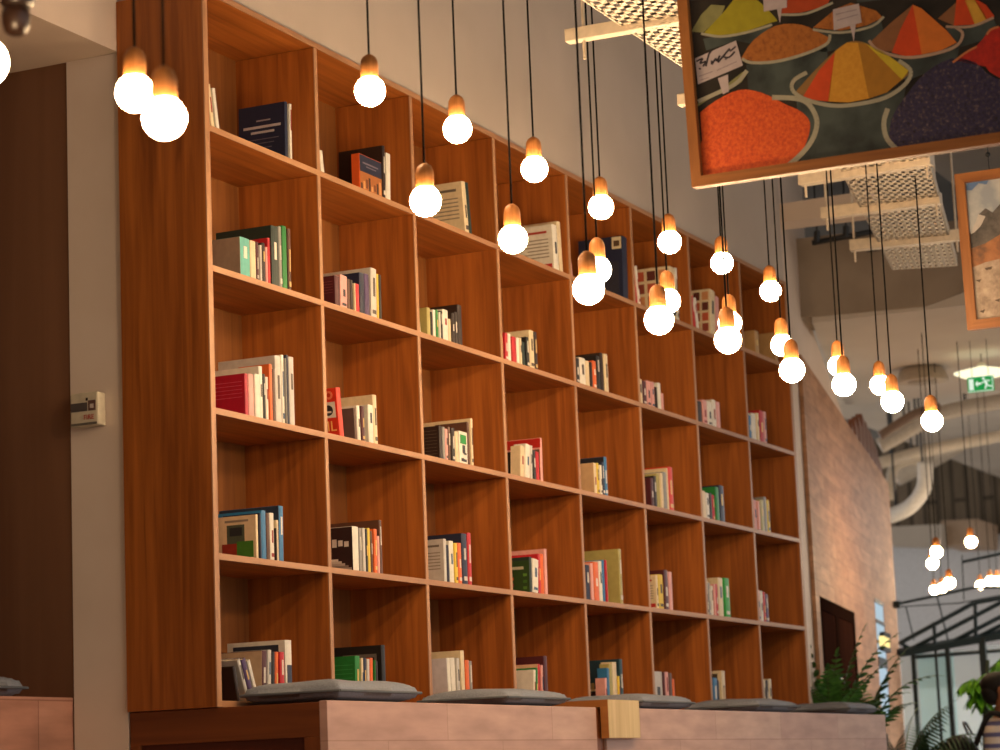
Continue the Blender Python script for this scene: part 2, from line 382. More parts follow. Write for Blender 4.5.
cl = ['grey seat cushion at the left end of the bench top', 'grey seat cushion second from the left on the bench',
      'grey seat cushion just behind the pale timber block', 'grey seat cushion fourth along the bench, right of the block',
      'grey seat cushion at the right end of the bench by the plants']
for k, (a, b) in enumerate(((337, 418), (505, 567), (641, 692), (757, 797.5), (848, 876.5))):
    X0 = x_for(a, -.39, ZB+.03); X1 = x_for(b, -.39, ZB+.03)
    zoff = .003
    cushion(X0, X1, -.40, -.02, ZB+zoff, .072 if k else .080, cl[k], 'grey cushions along the bench')

# alcove bench and cushion
ab = thing('alcove_bench', (-2, 1.0, 0), 'plank fronted bench in the alcove at far left', 'bench')
MB().box(-5, .003, .592, .62, 0, ZO-2.447).build('front_panel', W_BENCH2, ab)
MB().box(-5, .003, .62, 1.4, ZO-2.50, ZO-2.452).build('seat_top', W_BENCH2, ab)
cx = onY(22, 690, .66)[0]
cushion(cx-.75, cx, .64, 1.12, ZO-2.450, .085, 'grey seat cushion on the alcove bench at far left', None)

# fire call box on the white return
p0 = onX(69, 394, -.055); p1 = onX(97, 393, -.055); q0 = onX(69, 428, -.055)
cb_ = thing('fire_call_point', (0, (p0[1]+p1[1])/2, q0[2]), 'white fire call box mounted on the white wall return', 'alarm')
ya, yb, za, zb_ = p1[1], p0[1], q0[2]+.002, p0[2]
MB().box(-.05, .0, ya, yb, za, zb_).build('housing', plain('cfc5ae', .45), cb_, bevel=.006)
MB().box(-.0515, -.049, ya+.045, yb-.004, za+.052, za+.082).build('window_strip', plain('57504f', .4), cb_)
MB().box(-.0515, -.049, ya+.010, ya+.040, za+.052, za+.088).build('key_plate', plain('6b4f49', .4), cb_)
MB().box(-.053, -.051, ya+.018, ya+.032, za+.060, za+.075).build('key_switch', plain('c9bcb4', .35), cb_)
MB().box(-.0515, -.049, ya+.042, ya+.050, za+.088, za+.098).build('indicator', plain('2c211c', .4), cb_)
MB().box(-.0515, -.049, ya+.005, yb-.005, za+.003, za+.011).build('base_strip', plain('6a655c', .4), cb_)
def letters(text, mat, parent, origin, ux, uz, size, name='lettering', nrm=(0, 0, 0)):
    cu = bpy.data.curves.new(name, 'FONT'); cu.body = text; cu.size = size; cu.extrude = .0004; cu.align_x = 'LEFT'
    tmp = bpy.data.objects.new(name, cu); COL.objects.link(tmp)
    dg = bpy.context.evaluated_depsgraph_get(); dg.update()
    me = bpy.data.meshes.new_from_object(tmp.evaluated_get(dg))
    COL.objects.unlink(tmp); bpy.data.objects.remove(tmp)
    o0 = np.array(parent.get('_o', (0, 0, 0)))
    ux = np.array(ux, float); uz = np.array(uz, float); nn = np.cross(ux, uz)
    for v in me.vertices:
        p = np.array(origin) + ux*v.co.x + uz*v.co.y + nn*v.co.z - o0
        v.co = p
    me.materials.clear(); me.materials.append(mat)
    ob = bpy.data.objects.new(name, me); COL.objects.link(ob); ob.parent = parent; ob['_o'] = tuple(float(v) for v in o0)
    return ob
letters('FIRE', plain('b3221c', .5), cb_, (-.0512, ya+.060, za+.022), (0, -1, 0), (0, 0, 1), .024)

# ------------------------------------------------------------------ books
ROWN = ['top row', 'second row', 'middle row', 'fourth row', 'bottom row']
COLN = ['first', 'second', 'third', 'fourth', 'fifth', 'sixth', 'seventh', 'last']
ORD = ['first', 'second', 'third', 'fourth', 'fifth', 'sixth', 'seventh', 'eighth', 'ninth', 'tenth', 'eleventh', 'twelfth', 'thirteenth']
PAL = {'k': ('black', '1d1a1a'), 'n': ('navy', '20263f'), 'w': ('white', 'd8d2c6'), 'c': ('cream', 'd6c3a0'), 'g': ('grey', '8d8a86'),
       'G': ('green', '1f7a35'), 'd': ('dark green', '23332e'), 'r': ('red', 'b5202a'), 'R': ('crimson', 'a8122f'), 'o': ('orange', 'd8642a'),
       'b': ('blue', '2f6f9f'), 't': ('teal', '58a9a0'), 'y': ('yellow', 'd8b93c'), 'p': ('pink', 'd69a94'), 'B': ('brown', '5a3a2c'),
       'm': ('maroon', '4d1c22'), 'v': ('olive', 'a59a5c'), 'u': ('purple', '4b3560'), 'D': ('dark brown', '2c1d18'), 'K': ('kraft', 'b08a5a'), 'E': ('bright green', '1f9a2c'),
       'T': ('dark teal', '1e3f4a'), 'S': ('scarlet', 'd0321c'), 'P': ('pale grey', 'bdb8b2')}
# x0, x1 (spine at its foot), y of the spine top, colour, depth, lean in degrees (negative leans left), cover spec
BOOKS = {
 (1,1): [(212,215.5,84,'c',.20,-9),(217.5,220.5,88,'w',.2,-10),(286,289,102,'n',.2,1,'lines'),(290.8,293,104,'w',.2,1)],
 (2,1): [(322,325.5,150,'w',.2,-9),(383.5,386.3,146,'D',.20,2),(387,391.3,154,'w',.15,3)],
 (3,1): [(466,470,182,'c',.20,-6,'text'),(470,473,183,'d',.2,-6)],
 (4,1): [(498.5,500.5,222,'w',.18,-8),(555,560,225,'w',.20,-3,'redtext'),(560.3,564,222,'c',.2,-3)],
 (5,1): [(571,573.5,270,'p',.18,-8),(624,629,237,'n',.235,3,'badge')],
 (6,1): [(636.5,638.5,268,'r',.2,-9),(639,641.5,266,'w',.2,-9),(672,677.5,267,'c',.21,0,'mosaic'),(678,680,268,'w',.2,0)],
 (7,1): [(695,697,296,'r',.2,-9),(697.5,700,298,'w',.2,-9),(711,716,291,'c',.16,6,'mosaic'),(717,720.5,297,'p',.15,3)],
 (8,1): [(756,760,331,'K',.2,0),(776,779,333,'K',.19,0)],
 (1,2): [(241,251,238,'t',.16,0,'plain','93806f'),(251.5,257,241,'c',.15,0),(257.3,259.8,242,'m',.15,0),(260,263,245,'P',.13,0),(263.3,266.5,243,'D',.14,0),(266.8,268.8,247,'p',.13,0),(269,271.6,238,'r',.13,0),(272,280,226,'d',.235,0),(280.3,283.3,226.5,'g',.22,0),(284,288.5,226,'G',.2,0),(289.2,292.2,229,'B',.2,1)],
 (2,2): [(336,341,276,'m',.15,0,'stripes'),(341.3,348,276,'p',.15,2),(348.4,351.3,279,'B',.14,0),(351.6,354.2,280,'D',.14,0),(354.5,356.6,283,'c',.13,0),(356.9,360.4,284,'r',.13,0),(361,365.8,273,'n',.16,0),(366.1,370.6,274,'u',.16,0),(371,377.6,268.5,'P',.235,2),(378,379.8,274,'y',.2,1),(380.2,382.6,275,'k',.2,1)],
 (3,2): [(419,421.5,322,'w',.16,-7),(428,431.4,308,'v',.15,1),(431.6,433.6,312,'k',.14,1),(434,436.6,310,'w',.14,1),(437,439.2,310,'G',.14,1),(439.5,441.6,312,'w',.14,1),(441.8,443.6,311,'k',.14,1),(444,449.2,310,'w',.14,1),(449.5,452,319,'c',.13,0),(452.3,455.6,313,'D',.14,0),(456,458.6,312,'D',.14,0),(459,463.4,305,'D',.215,0)],
 (4,2): [(506,509,333,'r',.15,1),(509.2,512,334,'w',.15,1),(512.5,517.4,337,'r',.15,1),(517.7,520.5,338,'w',.14,1),(521,523,338,'c',.14,0),(523.3,526.4,342,'d',.13,0),(526.7,530.4,337,'k',.14,0),(531,535.4,330.5,'c',.22,0),(535.8,538.8,332,'D',.22,0)],
 (5,2): [(577,580.8,358,'k',.16,0),(581,586.8,358,'w',.15,0),(587,590.6,361,'c',.15,0),(591,593.6,362,'D',.14,0),(594,597.6,361,'o',.14,0),(598,601.6,356,'k',.14,0),(602,605,353,'D',.235,0,'plain','33261f'),(605.8,609.6,354,'c',.2,0)],
 (6,2): [(640,643.6,379,'c',.15,0),(644,647.6,381,'m',.15,0),(648,652,381,'p',.15,0),(652.4,655.8,382,'p',.15,0),(656,658.6,387,'D',.14,0),(659,662.2,383,'w',.14,0),(662.5,664.6,395,'p',.14,0)],
 (7,2): [(698.5,703,401,'D',.15,0),(703.4,708.4,400,'p',.15,0),(708.8,713.2,402,'w',.15,0),(713.6,717.4,400,'w',.15,0),(717.8,721.4,402,'p',.15,0)],
 (8,2): [(750,752.6,415,'b',.15,0),(753,757.4,413.5,'w',.15,0),(757.8,760.6,413,'c',.15,0),(761,765,411,'r',.15,2),(765.3,767.6,412,'p',.15,3)],
 (1,3): [(246,249.4,373.5,'R',.17,0,'stripes'),(249.8,255,374,'p',.15,0),(255.3,261,374,'w',.15,0),(258.6,264,366,'w',.235,0),(264.3,266.8,374,'k',.14,0),(267,269.6,377,'w',.14,0),(270,273.8,364,'o',.13,0),(274,276.8,369,'B',.15,0),(277,282.8,356,'P',.24,0),(283.1,285.8,355,'w',.22,0),(286,288.2,358,'g',.2,0),(288.5,290.4,355,'n',.2,0),(291,295.8,357,'P',.2,0)],
 (2,3): [(340.5,345,388,'S',.115,-7,'mail'),(355.5,358.3,408,'B',.13,-3,'plain','5a4b46'),(358.6,361.8,405.5,'w',.14,-2),(362.4,366,406,'m',.14,-1),(369.6,374.6,405,'w',.14,0),(375,378.8,395,'c',.235,-1)],
 (3,3): [(440.5,443.5,426,'D',.16,0,'stripes'),(443.9,446.2,427,'g',.15,1),(446.5,449,429,'p',.14,1),(449.3,451.6,427,'B',.14,1),(452,456,428,'D',.14,1),(456.4,459.8,432,'c',.15,0),(460.2,468.6,432,'w',.14,1,'greenpatch'),(469,471,422,'B',.15,0),(471.3,474.4,418.5,'c',.23,1)],
 (4,3): [(521,525,447,'c',.05,6),(526,530.4,445,'w',.06,6),(530.8,533.2,446,'P',.07,5),(534.4,537,450,'k',.14,0),(537.3,540.4,452,'r',.14,1),(540.7,543.8,438,'p',.2,1,'redtop')],
 (5,3): [(595,598,463,'c',.15,0,'plain','c4a17a'),(598.3,600.4,463,'y',.15,0),(600.8,603.4,465,'w',.15,0),(603.7,605.6,462,'n',.15,0),(605.8,608.8,457,'b',.22,0,'plain','22222c')],
 (6,3): [(652,655,478,'m',.14,0),(655.3,658,476,'D',.14,0),(658.3,661.3,474,'v',.14,0),(661.6,664.8,473,'c',.14,0),(665,668.4,472,'g',.14,0),(668.7,670,468,'c',.2,0),(670.3,674.8,467,'S',.22,0)],
 (7,3): [(703.6,707,491,'c',.14,0),(707.3,710.6,493,'w',.14,0),(711,713.4,493,'D',.13,0),(713.6,716,495,'r',.13,0),(716.3,720.6,487,'G',.22,0),(721.2,725.8,485.5,'n',.18,0)],
 (8,3): [(755.4,758.4,500,'p',.14,0),(758.7,761.6,501,'p',.14,0),(762,765.6,500,'v',.14,0),(766,768.4,497,'g',.15,0),(768.7,771.4,500,'y',.15,0)],
 (1,4): [(257,259.4,514.5,'c',.16,0,'pots'),(260,262.5,513,'n',.15,0),(262.8,267.4,510.5,'b',.235,0,'plain','2f7fb5'),(267.8,271,513,'B',.15,0),(271.3,275.4,513,'w',.15,0),(275.7,277.5,528,'D',.14,0),(277.8,279.6,520,'c',.14,0),(280,284.6,506,'b',.25,1,'plain','27354a')],
 (2,4): [(354,360,526.5,'w',.16,0,'mountain'),(360.6,363,528,'g',.15,0),(363.3,366.8,528,'P',.14,0),(367,369,529,'k',.14,0),(369.3,371.6,528,'y',.14,0),(372,374,531,'B',.14,0),(374.3,378.4,529,'o',.14,1),(378.7,380.8,536,'p',.14,1),(381,383.6,520,'B',.23,0)],
 (3,4): [(445,447.8,539,'P',.15,1,'text'),(448.4,450.4,545,'n',.14,0),(450.8,455.2,541,'w',.14,0),(455.6,459.2,543,'y',.14,0),(459.5,463,543,'o',.14,0),(463.6,468.8,533.5,'n',.235,0),(469.2,472.8,533,'r',.23,1)],
 (4,4): [(530.5,533,557,'d',.15,2,'leafy'),(533.3,539,560,'w',.14,6),(539.3,541.8,554,'r',.15,2),(542,545,554,'o',.15,1),(545.6,548.6,549,'p',.21,1)],
 (5,4): [(587,591.4,565,'n',.15,0),(591.7,595,563,'p',.15,0),(595.3,600.4,562,'o',.15,0),(600.7,603.8,561,'w',.15,0),(604,606.4,560,'b',.15,0),(606.7,609,560,'r',.15,0),(621,624,549,'v',.26,0)],
 (6,4): [(657.6,659.6,575,'c',.15,0,'redtext'),(660,664.8,574.5,'y',.15,0),(665.6,669.8,570,'m',.22,0),(670.4,673.8,572,'p',.2,1)],
 (7,4): [(707.6,709.8,581,'c',.14,0),(710,712,583,'g',.14,0),(712.4,714.4,586,'w',.14,2),(714.7,717,584,'p',.14,1),(717.3,719.4,584,'r',.14,0),(720,724.6,578,'c',.2,1),(726.4,731.4,578,'E',.2,0)],
 (8,4): [(759.4,761.6,590,'p',.14,0),(762,764.6,591,'w',.14,0),(765,767,592,'r',.13,0),(767.3,769.8,594,'u',.13,0)],
 (1,5): [(238,241,667,'D',.2,-13),(248,251,660,'P',.19,-24),(252,256,660,'u',.19,-23),(257.5,260.5,661,'w',.19,-23),(261.5,267.4,651,'m',.2,3,'dots'),(268.3,272,650,'P',.15,3),(272.5,275.5,652,'k',.14,3),(275.9,279,652,'o',.14,3),(279.3,285.6,652,'r',.14,1),(287,293.6,640,'w',.24,0,'frame')],
 (2,5): [(356.5,361.4,656,'G',.17,1,'stripes'),(361.7,364.8,658,'c',.14,1),(365,367.8,658,'n',.14,1),(368.2,370.8,659,'P',.14,2),(371.2,374.2,658,'o',.14,2),(374.5,376.8,660,'G',.14,1),(377.2,379.4,661,'D',.14,0),(383.5,387.4,645,'k',.235,0,'darkframe')],
 (3,5): [(449.2,452.8,658,'w',.11,-2,'plain','cfcbd2'),(453.2,457.6,658,'w',.14,-2),(458.3,461.6,658,'P',.14,0),(463,466.6,650.5,'c',.235,0,'text'),(467.4,471.2,660,'o',.15,0),(471.5,474,661,'g',.15,0)],
 (4,5): [(534.3,536.4,670,'w',.12,5),(536.8,538.8,668,'G',.12,4),(539.2,541.6,664,'r',.17,2,'plain','d4ab8c'),(542.3,544.8,665,'p',.15,1),(546,549.6,656,'m',.23,0)],
 (5,5): [(606.5,608.5,678,'p',.05,1),(608.8,611.2,668,'b',.05,1),(611.5,614.6,664,'v',.05,0),(614.9,619,662,'c',.06,0),(619.4,621.6,676,'y',.07,0),(621.9,625,659,'T',.25,0,'skyline')],
 (6,5): [(655.6,664.4,671.5,'P',.14,0),(664.8,667,672,'m',.14,0),(667.4,670.6,672,'p',.14,0),(671,674,673,'B',.14,0),(674.4,676.4,679,'o',.13,0)],
 (7,5): [(715,718.8,678,'b',.13,2),(719.2,721,680,'n',.13,0),(723.4,727,671,'c',.2,2,'frame')],
 (8,5): [(765.4,767.6,680,'c',.14,0),(768,770.2,680,'D',.14,0),(770.5,773.4,679,'c',.14,1)],
}
KINDW = [(.010, 'very slim'), (.018, 'slim'), (.03, ''), (.05, 'thick'), (9, 'very thick')]
nbook = 0
def lbox(x0, x1, y0, y1, z0, z1): return MB().box(x0, x1, y0, y1, z0, z1)
def book(c, r, k, n, spec):
    x0, x1, yt, colr, dep, lean = spec[:6]; cov = spec[6] if len(spec) > 6 else None
    Y = .012 + .006*((k*37+c*11+r*5) % 4)/3
    Z = SHELF[r] + .0006
    X0 = x_for(x0, Y, Z); X1 = x_for(x1, Y, Z)
    t = max(.006, X1-X0-.0012)
    ln = math.radians(lean)
    h = (z_for(yt, (X0+X1)/2 + math.tan(ln)*.2, Y) - Z)/math.cos(ln)
    h = min(max(h, .09), .455)
    dep = min(dep, DEP-.02-Y)
    if k == 0: book.prev = None
    if book.prev:
        pe, pl_, ph = book.prev
        X0n = pe + .0006 + max(0, ph*(math.tan(pl_)-math.tan(ln)))
        if X0n > X0: t = max(.006, t-(X0n-X0)); X0 = X0n
    book.prev = (X0+t/math.cos(ln), ln, h)
    cname, hexc = PAL[colr]
    size = 'tall' if h > .26 else 'short' if h < .17 else ''
    wid = next(w for lim, w in KINDW if t < lim)
    words = ' '.join(w for w in (size, wid, cname) if w)
    lab = f"{words} book, {ORD[k]} of {n} from left, {ROWN[r-1]}, {COLN[c-1]} cubby"
    if lean < -5: lab = f"leaning {words} book, {ORD[k]} of {n}, {ROWN[r-1]}, {COLN[c-1]} cubby from left"
    b = .0022 if t > .012 else .0012
    m = MB()
    # wrap-round case: left board, rounded spine, right board
    sp = [(0, dep), (0, .003), (t*.18, .0008), (t*.5, 0), (t*.82, .0008), (t, .003), (t, dep), (t-b, dep), (t-b, .004), (t*.5, .0025), (b, .004), (b, dep)]
    m.prism([(x, y, 0) for x, y in sp], (0, 0, h))
    me_o = m.build('book', plain(hexc, .5), origin=(0, 0, 0))
    zl = t*math.sin(ln) if ln > 0 else 0
    me_o.location = (X0, Y, Z+zl); me_o.rotation_euler = (0, ln, 0)
    tag(me_o, lab, 'book', f'books in the {ROWN[r-1]} of the bookcase')
    m = MB().box(b, t-b, .004, dep-.004, .002, h-.003)
    m.build('page_block', plain('d8cbb0', .8), me_o)
    rr = random.Random(c*100+r*17+k)
    if t > .014 and h > .12 and rr.random() < .6 and cov != 'mail':
        light = sum(lin(hexc)) < .9
        lc = rr.choice(['d9d2c4', 'cfae6a', 'c9c2b8']) if light else rr.choice(['2b2b34', '8c2a26', '33506f', '4d4038'])
        z0 = h*rr.uniform(.3, .55); z1 = min(h*.92, z0+h*rr.uniform(.2, .38))
        lbox(t*.34, t*.66, -.0007, .002, z0, z1).build('spine_title', plain(lc, .5), me_o)
        if rr.random() < .5:
            lbox(t*.2, t*.8, -.0007, .002, h*.08, h*.16).build('spine_emblem', plain(lc, .5), me_o)
    def pr(name, y0, y1, z0, z1, col, d=.0006): lbox(-d, .0004, dep*y0, dep*y1, h*z0, h*z1).build(name, plain(col, .5), me_o)
    # cover artwork; y runs from the spine (0) to the fore edge (1)
    if cov == 'plain': pr('cover_print', .01, .99, .005, .995, spec[7])
    elif cov == 'lines':
        pr('cover_text', .32, .62, .72, .745, '8d8490'); pr('cover_text', .10, .90, .60, .645, 'b9aeb4'); pr('cover_text', .24, .74, .51, .55, 'b9aeb4')
        pr('cover_text', .15, .80, .40, .415, '5f5868'); pr('cover_text', .25, .70, .33, .345, '5f5868'); pr('cover_text', .3, .65, .25, .265, '5f5868')
    elif cov in ('text', 'redtext'):
        pr('cover_title', .15, .8, .82, .87, 'a03428' if cov == 'redtext' else '6b6258')
        for q in range(6): pr('cover_text', .12, .82-.08*(q % 3), .3+.075*q, .325+.075*q, '8d8274')
        if cov == 'redtext': pr('cover_emblem', .06, .34, .05, .16, 'b02a22')
        elif c == 3 and r == 5:
            pr('cover_photo', .35, .55, .02, .26, '2f2622'); pr('cover_photo', .65, .85, .02, .22, '2f2622')
    elif cov == 'photo':
        pr('cover_print', .02, .98, .55, .99, '20243c'); pr('cover_text', .2, .8, .76, .80, '6f7688'); pr('cover_print', .02, .98, .01, .55, 'a0602c')
        for q in range(7): pr('cover_photo', .08+.12*q, .15+.12*q, .03+.02*(q % 3), .2+.06*((q*5) % 4), '3d2013' if q % 2 else 'c9935a', .0009)
    elif cov == 'badge':
        pr('cover_badge', .03, .24, .80, .99, 'd9cba8'); pr('cover_text', .07, .2, .84, .93, '54402c', .0009); pr('cover_photo', .1, .9, .1, .6, '2f2f3c'); pr('cover_photo', .45, .9, .15, .35, '3d3a44', .0009)
    elif cov == 'mosaic':
        for q in range(3):
            for s_ in range(4): pr('cover_photo', .08+.3*q, .30+.3*q, .06+.235*s_, .24+.235*s_, ['8a4030', 'b5553a', '5c2a22', 'c98a5c'][(q*3+s_*5) % 4])
    elif cov == 'stripes':
        base = {'r': 'd05a6a', 'R': 'd86a80', 'm': '8f4a4c', 'G': '4aa55c', 'D': '6a5c50'}[colr]
        for q in range(5 if colr != 'D' else 9): pr('cover_text', .08, .78 if colr != 'D' else .95, .45+.09*q if colr != 'D' else .06+.1*q, .458+.09*q if colr != 'D' else .07+.1*q, base)
        if colr == 'G': pr('cover_text', .05, .95, .44, .455, '0f4a20')
    elif cov == 'mail': pass
    elif cov == 'greenpatch': lbox(t*.12, t*.8, -.0008, .002, h*.62, h*.9).build('spine_title', plain('1e8a34', .5), me_o); lbox(t*.2, t*.5, -.0008, .002, h*.1, h*.18).build('spine_emblem', plain('3a3634', .5), me_o); lbox(t*.45, t*.8, -.0008, .002, h*.3, h*.36).build('spine_emblem', plain('3a3634', .5), me_o)
    elif cov == 'redtop':
        pr('cover_title', .0, 1, .78, .99, 'b02018'); pr('cover_photo', .02, .98, .04, .74, '6b4a3c')
    elif cov == 'pots':
        pr('cover_photo', .3, .75, .36, .80, '4a5648'); pr('cover_photo', .36, .68, .55, .74, '232d33', .0009); pr('cover_photo', .48, .88, .05, .38, '8c3024', .0009); pr('cover_photo', .08, .5, .05, .42, '3f7a2c', .0012); pr('cover_title', .2, .8, .86, .91, '8a8072')
    elif cov == 'mountain':
        pr('cover_print', .02, .98, .01, .99, '2c1b1c')
        for q in range(5): pr('cover_text', .12+.16*q, .24+.16*q, .55+.02*(q % 2), .67+.03*(q % 3), 'cfc6c0', .0009)
        for q in range(5): pr('cover_photo', .5-.09*(5-q), .5+.09*(5-q), .03+.05*q, .085+.05*q, ['a89a90', '8a7d76', 'b9aca2', 'd0c6bd', 'e0d8d0'][q], .0009)
    elif cov == 'leafy':
        pr('cover_print', .02, .98, .01, .9, '29431c'); pr('cover_title', .2, .8, .66, .74, 'b9b49a', .0009)
        for q in range(6): pr('cover_photo', .1+.14*((q*3) % 6), .22+.14*((q*3) % 6), .1+.09*q, .18+.09*q, ['4f7a2c', '7a1f1c', '3f6a24', 'c0501c', '5c8a34', '1b2c12'][q], .0009)
    elif cov == 'dots':
        pr('cover_print', .01, .99, .01, .99, 'b59a7e')
        for q in range(10): a = .12+.075*((q*7) % 10); z = .18+.07*q; pr('cover_photo', a, a+.07, z, z+.05, ['7a2a22', '5a4a3c', '9a5a44'][q % 3], .0009)
    elif cov == 'frame':
        pr('cover_print', .12, .9, .05, .93, '2a3040' if c == 1 else '4a3c2c'); lbox(t*.2, t*.85, -.0008, .002, h*.05, h*.6).build('spine_title', plain('27304a' if c == 1 else 'b99a70', .5), me_o)
    elif cov == 'darkframe':
        pr('cover_print', .1, .72, .30, .86, '6a625c'); pr('cover_photo', .14, .68, .34, .8, '2c2624', .0009)
    elif cov == 'skyline':
        pr('cover_print', .03, .97, .02, .98, '1e3644')
        for q in range(9): pr('cover_photo', .08+.09*q, .15+.09*q, .44, .52+.04*((q*5) % 4), ['8a7a50', '3f6a7a', 'a08a5c'][q % 3], .0009)
        pr('cover_title', .25, .97, .40, .44, 'cdbf98', .0009); pr('cover_photo', .3, .95, .06, .38, '3a1c20', .0009)
    return me_o, t, dep, h
mail = None
for (c, r), lst in BOOKS.items():
    for k, s_ in enumerate(lst):
        o_, t_, d_, h_ = book(c, r, k, len(lst), s_)
        if len(s_) > 6 and s_[6] == 'mail': mail = (o_, d_, h_)
# red cover: round emblem, picture square and the letters at its foot
o_, d_, h_ = mail
def disc(cy, cz, r, n=20, x=-.0012, ri=0):
    m = MB()
    ring = [(x, cy+r*math.cos(2*math.pi*k/n), cz+r*math.sin(2*math.pi*k/n)) for k in range(n)]
    return m.prism(ring, (.0012, 0, 0))
disc(d_*.30, h_*.86, .016).build('cover_emblem', plain('e0805c', .5), o_)
disc(d_*.30, h_*.86, .008, x=-.0016).build('cover_emblem', plain('c03a20', .5), o_)
lbox(-.001, 0, d_*.10, d_*.85, h_*.40, h_*.72).build('cover_picture', plain('d9d0c4', .5), o_)
disc(d_*.36, h_*.55, .020, x=-.0016).build('cover_picture', plain('2c2a2e', .5), o_)
lbox(-.0021, 0, d_*.25, d_*.42, h_*.50, h_*.535).build('cover_picture', plain('d9d0c4', .5), o_)
o_['_o'] = (0, 0, 0)
letters('IL', plain('f0c070', .5), o_, (-.0012, d_*.46, h_*.13), (0, -1, 0), (0, 0, 1), .055)
tag(o_, 'bright red book with round emblem and IL lettering, middle row, second cubby', 'book')
# the book shown face out: orange spine to the left, photo cover to the front
def face_out(c, r, pxa, pxb, ytop, t, label):
    Z = SHELF[r]+.0006; Y = .012
    X0 = x_for(pxa, Y, Z); X1 = x_for(pxb, Y, Z); h = z_for(ytop, X0, Y)-Z; W = X1-X0
    o = tag(MB().box(X0, X0+.004, Y, Y+t, Z, Z+h).box(X0+.004, X1, Y, Y+.0025, Z, Z+h).box(X0+.004, X1, Y+t-.0025, Y+t, Z, Z+h).build('book', plain('d85a22', .5), origin=(X0, Y, Z)), label, 'book', f'books in the {ROWN[r-1]} of the bookcase')
    MB().box(X0+.004, X1-.004, Y+.0025, Y+t-.0025, Z+.003, Z+h-.003).build('page_block', plain('d8cbb0', .8), o)
    def q(name, u0, u1, v0, v1, col, d=.0008): MB().box(X0+W*u0, X0+W*u1, Y-d, Y, Z+h*v0, Z+h*v1).build(name, plain(col, .5), o)
    q('cover_print', .02, 1, .52, .985, '20243c'); q('cover_text', .15, .85, .76, .80, '6a6270', .0012); q('cover_text', .3, .75, .68, .71, '6a6270', .0012); q('cover_print', .02, 1, .0, .52, 'a0602c')
    for k in range(8): q('cover_photo', .04+.12*k, .12+.12*k, .03+.03*(k % 3), .2+.07*((k*5) % 4), ['3d2013', 'c9935a', '6a3a1c'][k % 3], .0012)
face_out(2, 1, 360, 382, 153, .034, 'face-out book with orange spine and navy photo cover, top row, second cubby')
# flat-lying books
def flat_book(c, r, pxa, pxb, h, col, label, dep=.15, dz=0):
    Z = SHELF[r]+.0006+dz; Y = .004
    X0 = x_for(pxa, Y, Z); X1 = x_for(pxb, Y, Z)
    m = MB().box(X0, X1, Y, Y+.004, Z, Z+h).box(X0, X1, Y+.004, Y+dep, Z, Z+.002).box(X0, X1, Y+.004, Y+dep, Z+h-.002, Z+h)
    o = tag(m.build('book', plain(PAL[col][1], .5), origin=(X0, Y, Z)), label, 'book', f'books in the {ROWN[r-1]} of the bookcase')
    MB().box(X0+.003, X1-.003, Y+.004, Y+dep-.004, Z+.002, Z+h-.002).build('page_block', plain('d8cbb0', .8), o)

# ------------------------------------------------------------------ pendant lamps
RB = .0462
ZC = 6.9
def pendant(p, label, group, rb=RB, ztop=ZC, cord_r=.0034):
    o = thing('pendant_lamp', (p[0], p[1], p[2]-rb), label, 'lamp', group)
    MB().sphere(p, rb, 24, 14).build('bulb', BULB, o, smooth=True)
    s = rb/.0475
    z = p[2] + rb*.84
    MB().lathe([(.027*s, 0), (.0280*s, .005*s), (.0280*s, .040*s), (.0262*s, .055*s), (.0205*s, .067*s), (.011*s, .0745*s), (.006*s, .077*s)], (p[0], p[1], z), 20).build('socket', W_SOCKET, o, smooth=True)
    MB().lathe([(.022*s, -.006*s), (.024*s, 0), (.024*s, .004*s)], (p[0], p[1], z), 16).build('collar', plain('d8c09a', .4), o, smooth=True)
    MB().tube([(p[0], p[1], z+.07*s), (p[0], p[1], ztop)], cord_r*s, 8).build('cord', CORD, o, smooth=True)
    return o
ZT = float(onY(625, 22, -1.42)[2])                             # underside of the near cable tray
def rowlamps(pxs, Y, labels, group):
    for (x, y), l in zip(pxs, labels):
        p = onY(x, y, Y)
        pendant(p, l, group, ztop=ZT-.004 if (Y < -1.5 and p[0] > -.75) else ZC)
rowlamps([(370,91),(457.5,129),(534.5,169),(601,207),(669.5,242),(722,263),(770.5,291)], -1.06,
    ['lit globe pendant before the top shelf, second cubby from left', 'lit globe pendant hanging against the wall edge above third cubby',
     'lit globe pendant at the bookcase top edge, above fourth cubby', 'lit globe pendant against the top of the fifth cubby',
     'lit globe pendant against the top of the sixth cubby', 'lit globe pendant just below the spice picture, highest of three',
     'lit globe pendant against the top of the last cubby'], 'upper row of globe pendants')
rowlamps([(135,93),(425.5,201),(513,239),(598,270),(668,301),(730,323),(782,345),(838.5,366),(880,385)], -1.24,
    ['smaller and higher of two lit globe pendants before the side panel', 'lit globe pendant before the second divider, by the leaning cream book',
     'lit globe pendant before the red titled white book', 'lit globe pendant half behind another, before the navy magazine',
     'lit globe pendant half behind another, before the sixth cubby', 'lit globe pendant almost hidden behind another, before the seventh cubby',
     'lit globe pendant half behind another, at the right bookcase end', 'lit globe pendant half hidden, before the angled wall top',
     'higher of two overlapping globe pendants right of the angled wall'], 'middle row of globe pendants')
rowlamps([(-17,62),(164.5,118),(588.5,289),(659,320),(728,340),(792,370),(844,384.5),(892.5,401.5),(932,421)], -1.66,
    ['lit globe pendant cut off by the left picture edge', 'larger and lower of two lit globe pendants before the side panel',
     'large lit globe pendant in front, before the fifth cubby', 'large lit globe pendant in front, before the sixth cubby',
     'large lit globe pendant in front, before the seventh cubby', 'lit globe pendant in front, at the right bookcase end',
     'lit globe pendant in front of the angled white wall top', 'lower of two overlapping globe pendants right of the angled wall',
     'rightmost near globe pendant, below and left of the exit sign'], 'front row of globe pendants')
